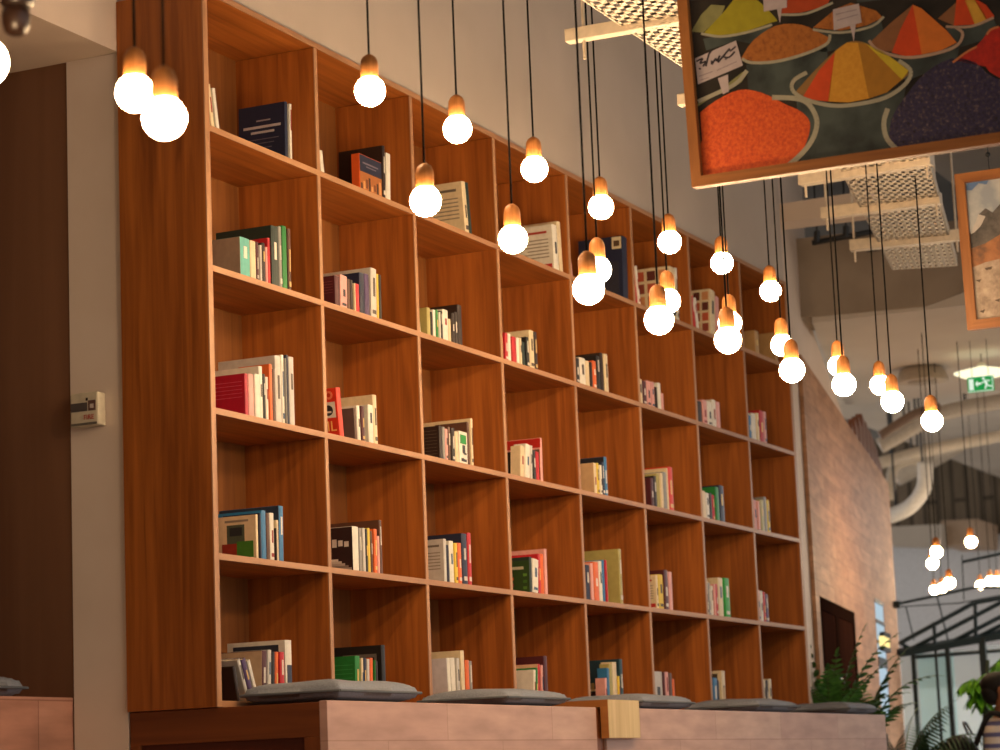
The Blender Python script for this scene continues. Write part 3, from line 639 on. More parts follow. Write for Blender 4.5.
far = [(936.5,552,15.8,'upper of the far pair of globe pendants beside the tiled wall'), (932.5,563.5,16.4,'lower of the far pair of globe pendants beside the tiled wall'),
       (971,542,16.2,'far globe pendant hanging alone before the beige box'), (949.5,583,17,'largest of three far globe pendants above the glasshouse roof'),
       (934.5,590,21.5,'leftmost of three far globe pendants above the glasshouse roof'), (942,588,22,'middle of three far globe pendants above the glasshouse roof'),
       (980.5,585,22.3,'far globe pendant left of the pair at right picture edge'), (990.5,581,21.1,'left of the far globe pendant pair at right edge'), (997.5,581,21.4,'right of the far globe pendant pair at right edge')]
ZSL = float(at(860, 318, 15.4)[2])                            # underside of the low slab in the hall
for x, y, d, l in far:
    p = at(x, y, d); pendant(p, l, 'far globe pendants over the glasshouse', rb=.039, ztop=ZSL if d < 18.9 else ZSL+.62)

# dark spotlight at the top left
sp0 = at(16, 20, 5.0)
spt = thing('spotlight', tuple(sp0), 'dark spotlight hanging at the top left corner', 'spotlight')
s1 = at(17, 8, 5.0)
MB().lathe([(.012, -.032), (.022, -.026), (.0275, -.010), (.029, .008), (.026, .028)], sp0, 18).build('lamp_head', plain('2b1a12', .35), spt, smooth=True)
MB().lathe([(.026, .0), (.034, .010), (.034, .05), (.030, .06)], (s1[0], s1[1], s1[2]), 18).build('housing', plain('22150f', .4), spt, smooth=True)
MB().tube([(s1[0], s1[1], s1[2]+.05), (s1[0], s1[1], ZC)], .008, 8).build('stem', plain('22150f', .4), spt)


# ------------------------------------------------------------------ hanging pictures
class Board:
    """a flat picture hanging in a frame, leaning a little forward; art is laid on it in its own u (right) / v (up) metres"""
    def __init__(s, px, py, depth, lean):
        s.p = at(px, py, depth); a = math.radians(lean)
        s.u = np.array([0, -1.0, 0]); s.v = np.array([-math.sin(a), 0, math.cos(a)]); s.n = np.cross(s.u, s.v)
    def pt(s, u, v, off=0.0): return s.p + s.u*u + s.v*v + s.n*off
    def uv(s, x, y):
        r = ray(x, y); q = CAM + r*((s.n @ (s.p-CAM))/(s.n @ r)) - s.p
        return float(q @ s.u), float(q @ s.v)
    def clip(s, poly, lo, hi):
        def cut(p, ax, val, keep_gt):
            out = []
            for i in range(len(p)):
                a, b = p[i], p[(i+1) % len(p)]
                ia = (a[ax] >= val) == keep_gt; ib = (b[ax] >= val) == keep_gt
                if ia: out.append(a)
                if ia != ib:
                    t = (val-a[ax])/(b[ax]-a[ax]); out.append(tuple(a[k]+(b[k]-a[k])*t for k in (0, 1)))
            return out
        for ax, val, g in ((0, lo[0], True), (0, hi[0], False), (1, lo[1], True), (1, hi[1], False)):
            if poly: poly = cut(poly, ax, val, g)
        return poly
    def frame(s, W, H, w, dep, parent):
        s.W, s.H, s.w = W, H, w
        def bar(a, b, c, d, mat):
            m = MB(); m.prism([s.pt(*a, .012), s.pt(*b, .012), s.pt(*c, .012), s.pt(*d, .012)], -s.n*dep); m.build('frame_rail', mat, parent)
        bar((0,0), (W,0), (W-w,w), (w,w), W_FRAME); bar((0,H), (w,H-w), (W-w,H-w), (W,H), W_FRAME)
        bar((0,0), (w,w), (w,H-w), (0,H), W_FRAMEV); bar((W,0), (W,H), (W-w,H-w), (W-w,w), W_FRAMEV)
        MB().prism([s.pt(w*.6,w*.6,-.012), s.pt(W-w*.6,w*.6,-.012), s.pt(W-w*.6,H-w*.6,-.012), s.pt(w*.6,H-w*.6,-.012)], -s.n*.012).build('backing_board', plain('4a3626', .8), parent)
    def art(s, m, poly, layer, px=True):
        q = [s.uv(x, y) for x, y in poly] if px else poly
        q = s.clip(q, (s.w, s.w), (s.W-s.w, s.H-s.w))
        if q and len(q) > 2: m.add([s.pt(u, v, -.011+.0005*layer) for u, v in q], [tuple(range(len(q)))])
    def stroke(s, m, pts, wpx, layer):
        q = [np.array(p, float) for p in pts]
        for i in range(len(q)-1):
            d = q[i+1]-q[i]; d = d/np.linalg.norm(d); n = np.array([-d[1], d[0]])*wpx/2; e = d*0
            s.art(m, [tuple(q[i]-n-e), tuple(q[i+1]-n+e), tuple(q[i+1]+n+e), tuple(q[i]+n-e)], layer)
def smooth_path(pts, k=4):
    P_ = [np.array(p, float) for p in pts]; out = []
    for i in range(len(P_)-1):
        a, b, c, d = P_[max(i-1, 0)], P_[i], P_[i+1], P_[min(i+2, len(P_)-1)]
        for j in range(k):
            t = j/k; out.append(tuple(.5*((2*b)+(-a+c)*t+(2*a-5*b+4*c-d)*t*t+(-a+3*b-3*c+d)*t**3)))
    out.append(tuple(P_[-1])); return out
def speckle(name, cols, scale):
    m, nt, b = newmat(name)
    tc = nt.nodes.new('ShaderNodeTexCoord'); n = nt.nodes.new('ShaderNodeTexNoise'); n.inputs['Scale'].default_value = scale; n.inputs['Detail'].default_value = 4; n.inputs['Roughness'].default_value = .7
    nt.links.new(tc.outputs['Object'], n.inputs['Vector'])
    r = nt.nodes.new('ShaderNodeValToRGB'); el = r.color_ramp.elements
    while len(el) < len(cols): el.new(.5)
    for i, c in enumerate(cols): el[i].position = .34+.32*i/(len(cols)-1); el[i].color = (*lin(c), 1)
    nt.links.new(n.outputs['Fac'], r.inputs['Fac']); nt.links.new(r.outputs['Color'], b.inputs['Base Color'])
    b.inputs['Roughness'].default_value = .55
    return m
B1 = Board(693, 188, 7.6, 4.0)
pic = thing('framed_picture', tuple(B1.pt(.8, 0)), 'large wood framed picture of spice bowls hanging at top right', 'picture')
B1.frame(1.62, .735, .032, .045, pic)
def layer(name, mat, polys=(), strokes=(), lv=1, B=B1, parent=pic):
    for p in polys:
        m = MB(); B.art(m, p, lv)
        if m.v: m.build(name, mat, parent)
    m = MB()
    for p, w in strokes:
        B.stroke(m, smooth_path(p), w, lv)
        if name != 'picture_writing' and m.v: m.build(name, mat, parent); m = MB()
    if m.v: m.build(name, mat, parent)
m = MB(); B1.art(m, [(0, 0), (1.62, 0), (1.62, .735), (0, .735)], 0, px=False); m.build('picture_ground', blotchy('spice_ground', '1d1b1a', '37312c', 6), pic)
BODY = blotchy('spice_pail', '2c3334', '4c5654', 9, .4); RIM = plain('a9a592', .4); RIMP = plain('b79a86', .4)
layer('picture_pail', BODY, [[(745,64),(826,46),(828,80),(790,100),(748,98)], [(795,95),(850,107),(905,84),(900,120),(888,150),(800,165)], [(702,38),(770,26),(765,46),(735,40),(705,50)], [(813,32),(880,20),(885,40),(820,52)], [(875,54),(960,42),(955,62),(905,80)], [(945,27),(993,19),(1000,34),(955,48)]], lv=1)
layer('picture_heap', speckle('spice_orange', ['b83c0a', 'd24f12', 'de6420'], 90), [smooth_path([(699,112),(715,100),(738,89.5),(760,92),(785,104),(800,111),(809,122),(806,140),(796,160),(780,175),(690,190),(701,140)], 3)], lv=3)
layer('picture_rim', RIM, strokes=[([(771,97),(795,98),(808,104),(816,120),(812,138),(800,154),(786,166)], 5), ([(697,101),(715,93),(735,83),(746,70)], 4), ([(887,108),(883,122),(886,138),(897,150)], 5)], lv=4)
layer('picture_heap', speckle('spice_brown', ['8a4d16', 'a5601f', 'b06a26'], 60), [smooth_path([(740,58),(752,40),(775,25),(800,24),(820,33),(828,40),(800,54),(760,62)], 3), [(812,27),(835,8),(850,2),(875,10),(882,17),(865,25),(840,30)]], lv=2)
layer('picture_rim', RIM, strokes=[([(741,58),(750,62),(775,61),(805,53),(826,43),(829,34)], 3), ([(700,33),(720,36),(745,32),(771,24)], 2.5), ([(812,29),(840,32),(870,26),(883,16)], 2.5), ([(780,14),(805,13),(832,2)], 2.5)], lv=3)
layer('picture_heap', plain('a39a1f', .6), [smooth_path([(702,33),(722,12),(738,-6),(752,-4),(775,18),(770,22),(740,32),(715,35)], 3)], lv=2)
layer('picture_heap', plain('8a8a5a', .6), [[(690,31),(700,14),(710,4),(724,5),(720,15),(702,32)], [(694,108),(742,71),(746,73),(740,82),(698,101)]], lv=1)
layer('picture_heap', plain('b3441a', .6), [[(778,13),(788,-3),(830,-3),(826,5),(800,12)]], lv=2)
layer('picture_heap', plain('8f6a3a', .6), [smooth_path([(794,92),(810,74),(830,54),(846,42),(860,41),(880,50),(907,70),(900,80),(880,94),(850,101),(815,100)], 3)], lv=3)
layer('picture_heap', plain('d2491a', .6), [[(801,98),(818,70),(834,52),(828,101)]], lv=4)
layer('picture_heap', speckle('spice_yellow', ['c8891f', 'd59a2c'], 60), [[(827,101),(834,51),(846,42),(857,42),(868,98),(848,102)]], lv=4)
layer('picture_heap', plain('a8741f', .6), [[(857,42),(866,44),(901,79),(886,92),(868,98)]], lv=4)
layer('picture_heap', plain('c8b02c', .6), [[(860,41),(882,51),(908,70),(901,79),(866,44)]], lv=5)
layer('picture_rim', RIM, strokes=[([(806,72),(793,80),(792,90),(805,99),(830,105),(855,104),(885,97),(905,83),(910,70),(898,60)], 4)], lv=6)
layer('picture_heap', plain('8a5a38', .6), [[(868,43),(890,22),(912,4),(900,52),(880,50)], [(937,18),(956,1),(953,25)]], lv=3)
layer('picture_heap', plain('cf4517', .6), [[(891,52),(900,28),(912,4),(921,54),(905,56)], [(953,25),(956,-3),(965,-3),(974,24)], [(972,-3),(985,4),(994,16),(986,20)]], lv=4)
layer('picture_heap', plain('d4742a', .6), [[(921,54),(912,4),(921,8),(946,30),(956,42),(940,50)]], lv=4)
layer('picture_heap', plain('d8a43a', .6), [[(963,-3),(973,-3),(987,19),(974,24)]], lv=4)
layer('picture_rim', RIMP, strokes=[([(868,40),(878,50),(905,57),(935,53),(956,45),(962,33),(955,27)], 3), ([(945,26),(970,26),(993,17)], 2.5)], lv=5)
layer('picture_heap', speckle('spice_red', ['9c1208', 'c4200e'], 50), [smooth_path([(953,60),(975,46),(986,33),(990,28),(1003,26),(1060,30),(1060,90),(1000,78),(985,66)], 2)], lv=3)
layer('picture_rim', plain('c87a4a', .5), strokes=[([(952,62),(965,52),(976,46)], 2), ([(986,34),(990,29),(998,26)], 2)], lv=4)
layer('picture_heap', speckle('dried_petals', ['120c1c', '211a3c', '2a2350', '3a2c38', '6a5a66'], 95), [smooth_path([(888,150),(890,120),(905,95),(925,72),(950,58),(975,62),(995,78),(1060,100),(1060,190),(895,190)], 3)], lv=3)
layer('picture_tag', plain('beb0b4', .6), [[(694,58),(735,40),(742,65),(697,84)], [(717,78),(727,74),(728,91),(722,94)], [(762,-6),(786,-6),(786,7),(763,11)], [(776,8),(781,7),(779,23)], [(832,9),(858,3),(861,22),(833,30)], [(849,24),(855,23),(853,41)]], lv=6)
layer('picture_writing', plain('2a2430', .6), strokes=[([(695.5,61),(702,58),(699,63),(705,61),(702,66)], 1.7), ([(711,50),(708,54),(705,66)], 1.9), ([(711,60),(711,64),(715,58),(716,61),(719,55)], 1.9), ([(717,62),(723,55),(729,48)], 2.0), ([(722,56),(728,57),(734,51)], 1.9), ([(729,51),(735,46)], 1.7), ([(698,68),(700,68.6)], 1.7), ([(724,59),(726,58.4)], 1.4)], lv=7)
layer('picture_writing', plain('8f828a', .6), strokes=[([(698,76),(712,71)], .8), ([(716,70),(736,61)], .8), ([(699,80),(708,77)], .7), ([(835,14),(856,9)], .8), ([(836,20),(857,14)], .8)], lv=7)
def bowl(cx, cy, rx, ry, hh, mat):
    el = [(cx+rx*math.cos(2*math.pi*k/20), cy+ry*math.sin(2*math.pi*k/20)-.14*rx*math.cos(2*math.pi*k/20)) for k in range(20)]
    layer('picture_pail', BODY, [[(cx-rx, cy+.14*rx), (cx-rx*.8, cy+rx*1.0), (cx+rx*.8, cy+rx*.8), (cx+rx, cy-.14*rx)]], lv=1)
    layer('picture_heap', mat, [smooth_path([(cx-rx*.95, cy+.1*rx), (cx-rx*.4, cy-hh*.7), (cx, cy-hh), (cx+rx*.4, cy-hh*.75), (cx+rx*.95, cy-.15*rx), (cx+rx*.3, cy+ry*.8), (cx-rx*.4, cy+ry*.9), (cx-rx*.95, cy+.1*rx)], 3)], lv=2)
    layer('picture_rim', RIM, strokes=[([el[k] for k in (19, 0, 1, 2, 3, 4, 5, 6, 7, 8, 9, 10, 11)], 3)], lv=3)
for cx, cy, rx, ry, hh, hx in ((1052, 8, 40, 15, 34, 'b8741f'), (1150, 0, 44, 16, 36, 'a3361a'), (1255, -18, 46, 16, 38, '8a8a3a'), (1160, 70, 56, 22, 46, 'c8891f'), (1285, 52, 58, 22, 48, '8a4d16'),
                               (700, -32, 34, 13, 28, 'a5601f'), (790, -38, 36, 13, 30, 'c8781f'), (885, -34, 36, 13, 30, '9c3a14'), (980, -44, 38, 13, 32, 'b8a02c')):
    bowl(cx, cy, rx, ry, hh, plain(hx, .6))
for u in (.5, 1.4): MB().tube([B1.pt(u, .72, -.01), B1.pt(u, .72, -.01)*np.array([1, 1, 0]) + np.array([0, 0, 6.9])], .002, 6).build('hanging_wire', BLACK_METAL, pic)

B2 = Board(968, 330.5, 11.5, 3.0)
pic2 = thing('framed_picture', tuple(B2.pt(.5, 0)), 'smaller wood framed mountain landscape picture at the right edge', 'picture')
H2 = B2.uv(960, 174)[1]
B2.frame(1.05, H2, .045, .05, pic2)
m = MB(); B2.art(m, [(0, 0), (1.05, 0), (1.05, H2), (0, H2)], 0, px=False); m.build('picture_sky', blotchy('cloud_print', '8f98a4', 'c9c8c6', 7, .6), pic2)
L2 = lambda n, mt, p, l: layer(n, mt, p, (), l, B2, pic2)
L2('picture_sky', plain('54719f', .6), [[(964,190),(968,180),(990,176),(986,184),(978,183),(971,190)]], 1)
L2('picture_mountain', speckle('dark_peaks', ['2f2c2e', '4a4646', '5f5a58'], 12), [[(960,236),(972,232),(978,214),(985,208),(992,212),(1000,203),(1060,205),(1130,188),(1300,214),(1300,250),(960,252)]], 1)
L2('picture_mountain', plain('b9b4b2', .6), [[(970,234),(978,214),(985,216),(980,226),(974,232)]], 2)
L2('picture_slope', speckle('ochre_slope', ['6a4a36', '95603a', 'a87048'], 9), [[(960,252),(985,243),(1000,234),(1090,226),(1300,205),(1300,300),(960,300)]], 3)
L2('picture_slope', speckle('pale_ground', ['7f6f62', '9c8a7c', 'b3a292'], 16), [[(960,272),(985,262),(1010,256),(1090,252),(1300,235),(1300,340),(960,340)]], 4)
L2('picture_rock', plain('54463c', .6), [[(984,268),(992,266),(991,269),(986,270)], [(975,280),(981,279),(979,282)], [(994,300),(1000,298),(999,302)], [(979,311),(985,309),(983,313)]], 5)
MB().tube([B2.pt(.16, H2-.004, -.01), B2.pt(.16, H2, -.01)*np.array([1, 1, 0]) + np.array([0, 0, 6.9])], .002, 6).build('hanging_wire', BLACK_METAL, pic2)
hk = B2.pt(.16, H2+.075, -.01); MB().sphere(hk, .012, 10, 6).build('wire_clamp', BLACK_METAL, pic2)

# ------------------------------------------------------------------ ceiling services
def perforated(c, nu, nv, fu, fv, th=.004):
    """plate over corners c00,c10,c11,c01 with nu x nv open slots"""
    c = [np.array(p) for p in c]
    def P_(u, v): return (c[0]*(1-u)+c[1]*u)*(1-v) + (c[3]*(1-u)+c[2]*u)*v
    m = MB(); up = (0, 0, th)
    for i in range(nu+1):
        a = (i-fu/2)/nu; b = (i+fu/2)/nu; a = max(a, 0); b = min(b, 1)
        m.prism([P_(a, 0), P_(b, 0), P_(b, 1), P_(a, 1)], up)
    for j in range(nv+1):
        a = max((j-fv/2)/nv, 0); b = min((j+fv/2)/nv, 1)
        m.prism([P_(0, a), P_(1, a), P_(1, b), P_(0, b)], up)
    return m
TRAYM = plain('dccdb8', .45)
zt = ZT
a0 = onZ(575, 0, zt); a1 = onZ(693, 68, zt); dY = np.array([0, -.62, 0])
ym = (a0[1]+a1[1])/2; a0 = np.array([-.95, ym, ZT]); a1 = np.array([a1[0]+1.6, ym, ZT])
ct = thing('cable_tray', tuple((a0+a1)/2), 'white perforated cable tray at top centre beside the spice picture', 'cable tray', 'white cable trays under the ceiling')
ln_ = np.linalg.norm(a1-a0)
perforated([a0, a1, a1+dY, a0+dY], int(ln_/.06), 13, .42, .5).build('perforated_plate', TRAYM, ct)
for q in (a0, a0+dY): MB().obox(q+np.array([0, 0, .03]), q+(a1-a0)+np.array([0, 0, .03]), .006, .065).build('side_flange', TRAYM, ct)
def strut(p, q, name, parent, drop=.03, tops=(.12, .88), w=.045, h=.045):
    p = np.array(p)-np.array([0, 0, drop]); q = np.array(q)-np.array([0, 0, drop])
    MB().obox(p, q, w, h).build(name, TRAYM, parent, bevel=.003)
    for t in tops:
        r = p+(q-p)*t; MB().tube([r-np.array([0, 0, .09]), (r[0], r[1], 6.9)], .006, 6).build('hanger_rod', TRAYM, parent)
b0 = onZ(567, 37, zt); strut(b0, b0+np.array([0, -1.05, 0]), 'support_bar', ct, .0, (.06, .9))
b0 = onZ(679, 101, zt); strut(b0, b0+np.array([0, -1.0, 0]), 'support_bar', ct, .0, (.05, .9))
zt2 = at(866, 207, 12.6)[2]
ct2 = thing('cable_tray', tuple(at(880, 210, 12.6)), 'white perforated cable tray below the spice picture, left of the mountain picture', 'cable tray', 'white cable trays under the ceiling')
cs = [onZ(828, 146, zt2), onZ(893, 270, zt2), onZ(957, 266, zt2), onZ(924, 146, zt2)]
perforated(cs, 30, 11, .40, .5).build('perforated_plate', TRAYM, ct2)
for p_, q_ in ((cs[0], cs[1]), (cs[3], cs[2])): MB().obox(p_+np.array([0, 0, .03]), q_+np.array([0, 0, .03]), .006, .06).build('side_flange', TRAYM, ct2)
for (x0, y0), (x1, y1) in (((800,180),(932,159)), ((822,214),(941,198)), ((850,246),(961,235))):
    strut(onZ(x0, y0, zt2), onZ(x1, y1, zt2), 'support_bar', ct2, .0, (.04, .96), .06, .06)

# soffit panel, beams, bulkhead, far walls
zs = 5.05
s0 = onZ(905, 148, zs); s1_ = onZ(962, 191, zs)
struct(MB().prism([s0+(s0-s1_)*.6, s1_+(s1_-s0)*.25, s1_+(s1_-s0)*.25+np.array([0, -7, 0]), s0+(s0-s1_)*.6+np.array([0, -7, 0])], (0, 0, .35)).build('ceiling_soffit', SOFF), 'pale flat soffit behind the mountain picture', 'ceiling')
def xpoly(pts, X, th, mat, name, label=None, cat=None):
    o = MB().prism([onX(x, y, X) for x, y in pts], (th, 0, 0)).build(name, mat)
    return struct(o, label, cat) if label else o
Xb = at(850, 300, 15.4)[0]
xpoly([(785,240),(1030,212),(1030,276),(965,291),(925,306),(785,319)], Xb, .5, CONC, 'beam_concrete', 'grey concrete beam across the hall below the cable tray', 'beam')
Xd = at(820, 212, 14.6)[0]
xpoly([(766,206),(872,190),(872,211),(766,224)], Xd, .22, PLASTER_W, 'beam_plaster', 'pale boxed beam meeting the wall above the last cubby', 'beam')
pp = thing('black_pipe', tuple(at(850, 236, 15.2)), 'black pipe clamped below the pale boxed beam', 'pipe')
MB().tube([at(812, 243, 15.2), at(860, 234, 15.2), at(905, 225, 15.2)], .017, 10).build('pipe_run', BLACK_METAL, pp, smooth=True)
for x, y in ((817, 239), (846, 234)): MB().tube([at(x, y+3, 15.2), at(x, y-8, 15.2)], .02, 8).build('pipe_clamp', BLACK_METAL, pp); q_ = at(x, y-6, 15.2); MB().tube([q_, (q_[0], q_[1], 6.9)], .006, 6).build('hanger_rod', BLACK_METAL, pp)
MB().tube([at(853, 236, 15.2), at(858, 245, 15.2), at(868, 250, 15.2), at(888, 247, 15.2)], .014, 8).build('pipe_bend', BLACK_METAL, pp, smooth=True)
# low slab whose underside closes the view above the exit sign
Xs0 = Xb+.02; Xs1 = at(900, 400, 18.9)[0]
yw = onA(812, 320)[1]
sl = [onX(812, 320, Xs0), onX(1060, 280, Xs0)]
struct(MB().prism([(Xs0, onX(812, 320, Xs0)[1], ZSL), (Xs0, -9, ZSL), (Xs1, -9, ZSL), (Xs1, onX(846, 405, Xs1)[1], ZSL)], (0, 0, .22)).build('ceiling_slab', SOFF), 'taupe low slab with diffuser and exit sign beneath', 'ceiling')
Xk = Xs1
struct(MB().prism([(Xs1+.1, 2.6, ZSL+.62), (Xs1+.1, -9, ZSL+.62), (Xs1+14, -9, ZSL+.62), (Xs1+14, 2.6, ZSL+.62)], (0, 0, .2)).build('ceiling_far', SOFF), 'pale service ceiling of the far hall', 'ceiling')
def duct(pts, r, label, mat=None, name='air_duct', grp='ducts and pipes in the far hall'):
    P3 = smooth_path([at(*p) for p in pts], 5)
    o = MB().tube(P3, r, 14).build(name, mat or plain('c9bba8', .5), origin=at(*pts[0]), smooth=True)
    for q in (P3[len(P3)//4], P3[3*len(P3)//4]): MB().tube([(q[0], q[1], q[2]+r*.9), (q[0], q[1], ZSL+.62)], .01, 6).build('hanger_rod', BLACK_METAL, o)
    return tag(o, label, 'duct', grp)
duct([(880,463,23),(930,450,23),(1000,436,23),(1040,428,23)], .055, 'thin white duct running level behind the far lamp cords')
duct([(925,462,22.5),(924,487,22.5),(912,505,22.6),(896,514,22.8),(884,517,23)], .07, 'white curved duct bending down beside the tiled wall', plain('d5cec4', .5))
duct([(880,446,22),(905,432,22),(935,416,22),(965,408,22),(1020,398,22)], .07, 'pale duct slanting below the exit sign', plain('b3a594', .5))
duct([(895,476,26.5),(940,452,26.5),(975,432,26.5),(1030,405,26.5)], .12, 'thick white duct slanting up to the right edge', plain('c4b8a8', .5))
duct([(880,436,21),(915,414,21),(940,407,21)], .04, 'thin brown pipe among the far ducts', plain('7a5f4c', .5), 'pipe')
duct([(890,500,23.2),(893,470,23.2),(905,461,23.2),(922,460,23.2)], .05, 'pale square looking duct elbow beside the tiled wall', plain('b5a896', .5))
dr = thing('ceiling_diffuser', tuple(at(922, 372, 17.4)), 'round pale ceiling diffuser left of the exit sign', 'vent')
c_ = at(922, 372, 17.4); c_[2] = ZSL-.09; MB().lathe([(.13, .09), (.16, .06), (.185, .0), (.19, -.012), (.15, -.012)], c_, 28).build('ring', plain('a59684', .6), dr, smooth=True)
MB().lathe([(.10, -.018), (.12, .0), (.09, .02)], c_, 24).build('core', plain('8f8272', .6), dr, smooth=True)
# exit sign under a disc lamp
c_ = at(982, 372.5, 16.9)
dl = thing('disc_lamp', tuple(c_), 'lit shallow disc lamp hanging above the green exit sign', 'lamp')
MB().lathe([(.03, -.024), (.13, -.028), (.185, -.004), (.19, .003), (.10, .024), (.03, .04)], c_, 32).build('shade', glow('disc_lamp_glow', (1.0, .93, .62), 1.4), dl, smooth=True)
MB().lathe([(.025, .03), (.03, .04), (.03, .06), (.015, .07)], c_, 14).build('hub', plain('d8d0bc', .4), dl, smooth=True)
MB().tube([c_+np.array([0, 0, .06]), (c_[0], c_[1], ZSL)], .003, 6).build('cord', CORD, dl)
XE_ = at(980, 384, 16.3)[0]
e = [onX(x, y, XE_) for x, y in ((967,377.5),(992.5,376),(992.5,390),(967,391.5))]
yl, yr = e[0][1], e[1][1]; zt_, zb__ = e[0][2], e[2][2]
ex = thing('exit_sign', (XE_, (yl+yr)/2, zb__), 'green emergency exit sign with arrow and running figure', 'sign')
MB().box(XE_, XE_+.03, yr, yl, zb__, zt_).build('sign_panel', glow('exit_green', (.02, .36, .07), .8), ex)
for yy in (yr+.03, yl-.03): MB().tube([(XE_+.015, yy, zt_), (XE_+.015, yy, ZSL)], .002, 6).build('hanger_rod', BLACK_METAL, ex)
EW = glow('exit_white', (.85, 1, .82), .9); wd = yl-yr; hd = zt_-zb__
def sgn(poly, name='pictogram'):
    MB().prism([(XE_-.004, yl-u*wd, zb__+v*hd) for u, v in poly], (.003, 0, 0)).build(name, EW, ex)
sgn([(.06,.12),(.24,.12),(.24,.85),(.06,.85)], 'door_symbol')
sgn([(.30,.5),(.40,.70),(.40,.57),(.54,.57),(.54,.43),(.40,.43),(.40,.30)], 'arrow_symbol')
def dsc(u, v, r): sgn([(u+r*math.cos(k*.7)*hd/wd, v+r*math.sin(k*.7)) for k in range(9)], 'figure_symbol')
dsc(.64, .82, .09)
for q in ([(.66,.72),(.76,.70),(.80,.45),(.70,.42)], [(.70,.66),(.58,.60),(.56,.50),(.60,.50),(.62,.56),(.71,.58)], [(.76,.68),(.88,.60),(.90,.66),(.78,.74)], [(.72,.44),(.66,.14),(.71,.12),(.78,.42)], [(.76,.46),(.86,.34),(.96,.30),(.96,.22),(.84,.26),(.74,.38)]): sgn(q, 'figure_symbol')
sgn([(0,.96),(1,.96),(1,1),(0,1)], 'border'); sgn([(0,0),(1,0),(1,.04),(0,.04)], 'border'); sgn([(.975,.04),(1,.04),(1,.96),(.975,.96)], 'border')

# wooden fins above the end of the tiled wall
tf0 = at_t(onA(849, 423, .06)); tf1 = at_t(onA(882, 476, .06))
fn = thing('timber_fins', tuple(apt((tf0+tf1)/2, ztop((tf0+tf1)/2)-.05, .06)), 'dark reddish timber fins standing above the tiled wall end', 'screen')
FINS = ((0, .03, 423), (.10, .17, 419), (.22, .30, 417), (.34, .42, 415), (.46, .54, 423), (.58, .66, 431), (.70, .78, 443), (.82, .90, 458), (.93, 1.0, 474))
FW = wood('fin_wood', '5a3424', '7c4c34', 2, .5)
for a_, b_, py in FINS:
    t0_ = tf0+(tf1-tf0)*a_; t1_ = tf0+(tf1-tf0)*(b_+.025); px_ = 849+33*a_
    zt_ = onA(px_, py, .06)[2]; zb_0 = min(ztop(t0_), ztop(t1_))-.12
    MB().prism([apt(t0_, zb_0, .04), apt(t1_, zb_0, .04), apt(t1_, zt_-.05, .04), apt(t0_, zt_, .04)], ANRM*.05).build('fin', FW, fn)
MB().prism([apt(tf0, ztop(tf0)-.16, .10), apt(tf1, ztop(tf1)-.16, .10), apt(tf1, ztop(tf1)+.0, .10), apt(tf0, ztop(tf0)+.06, .10)], ANRM*.04).build('fin_rail', FW, fn)

# far end of the hall
X9 = at(940, 480, 31)[0]
RIBS = planked('ribbed_sheet', '6f6250', '7f7160', '4f4538', 9.0, .18, rough=.7, msize=.03, axes='zy', vary=.3)
xpoly([(870,440),(1060,410),(1060,528),(870,545)], X9, .1, RIBS, 'wall_far_ribbed', 'ribbed taupe shutter high on the far wall', 'wall')
xpoly([(860,528),(1060,510),(1060,800),(860,800)], X9+.15, .1, plain('d9dbe0', .8), 'wall_far', 'white far end wall of the hall', 'wall')
xpoly([(886,527),(942,524),(942,547),(886,545)], X9-1.2, .4, SOFF, 'beam_far', 'low taupe beam at the far end beside the tiled wall', 'beam')
bxp = [onX(x, y, X9-1.0) for x, y in ((940,520.5),(978,518.5),(978,545),(940,546))]
tag(MB().prism(bxp, (.999, 0, 0)).build('duct_box', plain('b89e86', .6), origin=bxp[3], bevel=.02), 'beige box unit behind the lone far pendant', 'box')

# glasshouse of dark steel and teal glass
DG = 19.5
gh = thing('glasshouse', tuple(at(950, 760, DG)*np.array([1, 1, 0])), 'dark steel glasshouse with pitched roof and teal glass at right', 'pavilion')
STEEL = plain('1b2a2c', .45, .2)
def bar(p, q, wpx, name='roof_bar', dq=None, dp=None):
    d0_ = dp or DG; d1_ = dq or DG
    MB().obox(at(*p, d0_), at(*q, d1_), wpx/F*DG, wpx/F*DG, up=(.3, .9, .2)).build(name, STEEL, gh)
def col(x0, y0, x1, w): 
    a = at(x0, y0, DG); b = at(x1, 750, DG); a_ = np.array([b[0], b[1], 0.0]); MB().obox((a[0], a[1], 0), a, w/F*DG, w/F*DG, up=(1, 0, 0)).build('post', STEEL, gh)
col(913, 652, 919, 4); col(935.5, 650, 940, 2.4); col(947, 645, 954, 4.4); col(982, 637, 984, 6.5)
bar((898,653),(1006,634), 7, 'eaves_beam'); bar((915,657),(1006,650), 3, 'door_head')
for p, q in (((900,643),(974,603)), ((974,603),(1008,597)), ((913,648),(1006,600)), ((944,646),(1008,613)), ((972,640),(1008,622)), ((990,636),(1008,628))): bar(p, q, 3.2)
bar((934,622),(935,647), 2.6, 'roof_post'); bar((975,602),(976,640), 2.8, 'roof_post'); bar((899,642),(915,652), 3, 'roof_bar')
for p, q in (((897,604),(972,588)), ((972,588),(1008,587))): bar(p, q, 2.2, 'tension_rod')
bar((897,607),(960,603), 1.0, 'tension_rod'); bar((960,603),(1008,594), 1.0, 'tension_rod')
bar((906,607),(914,640), 1.0, 'tension_rod'); bar((937,596),(948,640), 1.2, 'tension_rod'); bar((962,555),(964,600), .8, 'tension_rod')
bar((962,562),(1008,552), 2.4, 'roof_ridge')
MB().obox(at(897, 601, DG), at(897, 608, DG), .05, .05, up=(1, 0, 0)).build('bracket', STEEL, gh)
GL = glassy('teal_glass', (.45, .78, .80), .42); GL2 = glassy('pale_glass', (.75, .86, .88), .30)
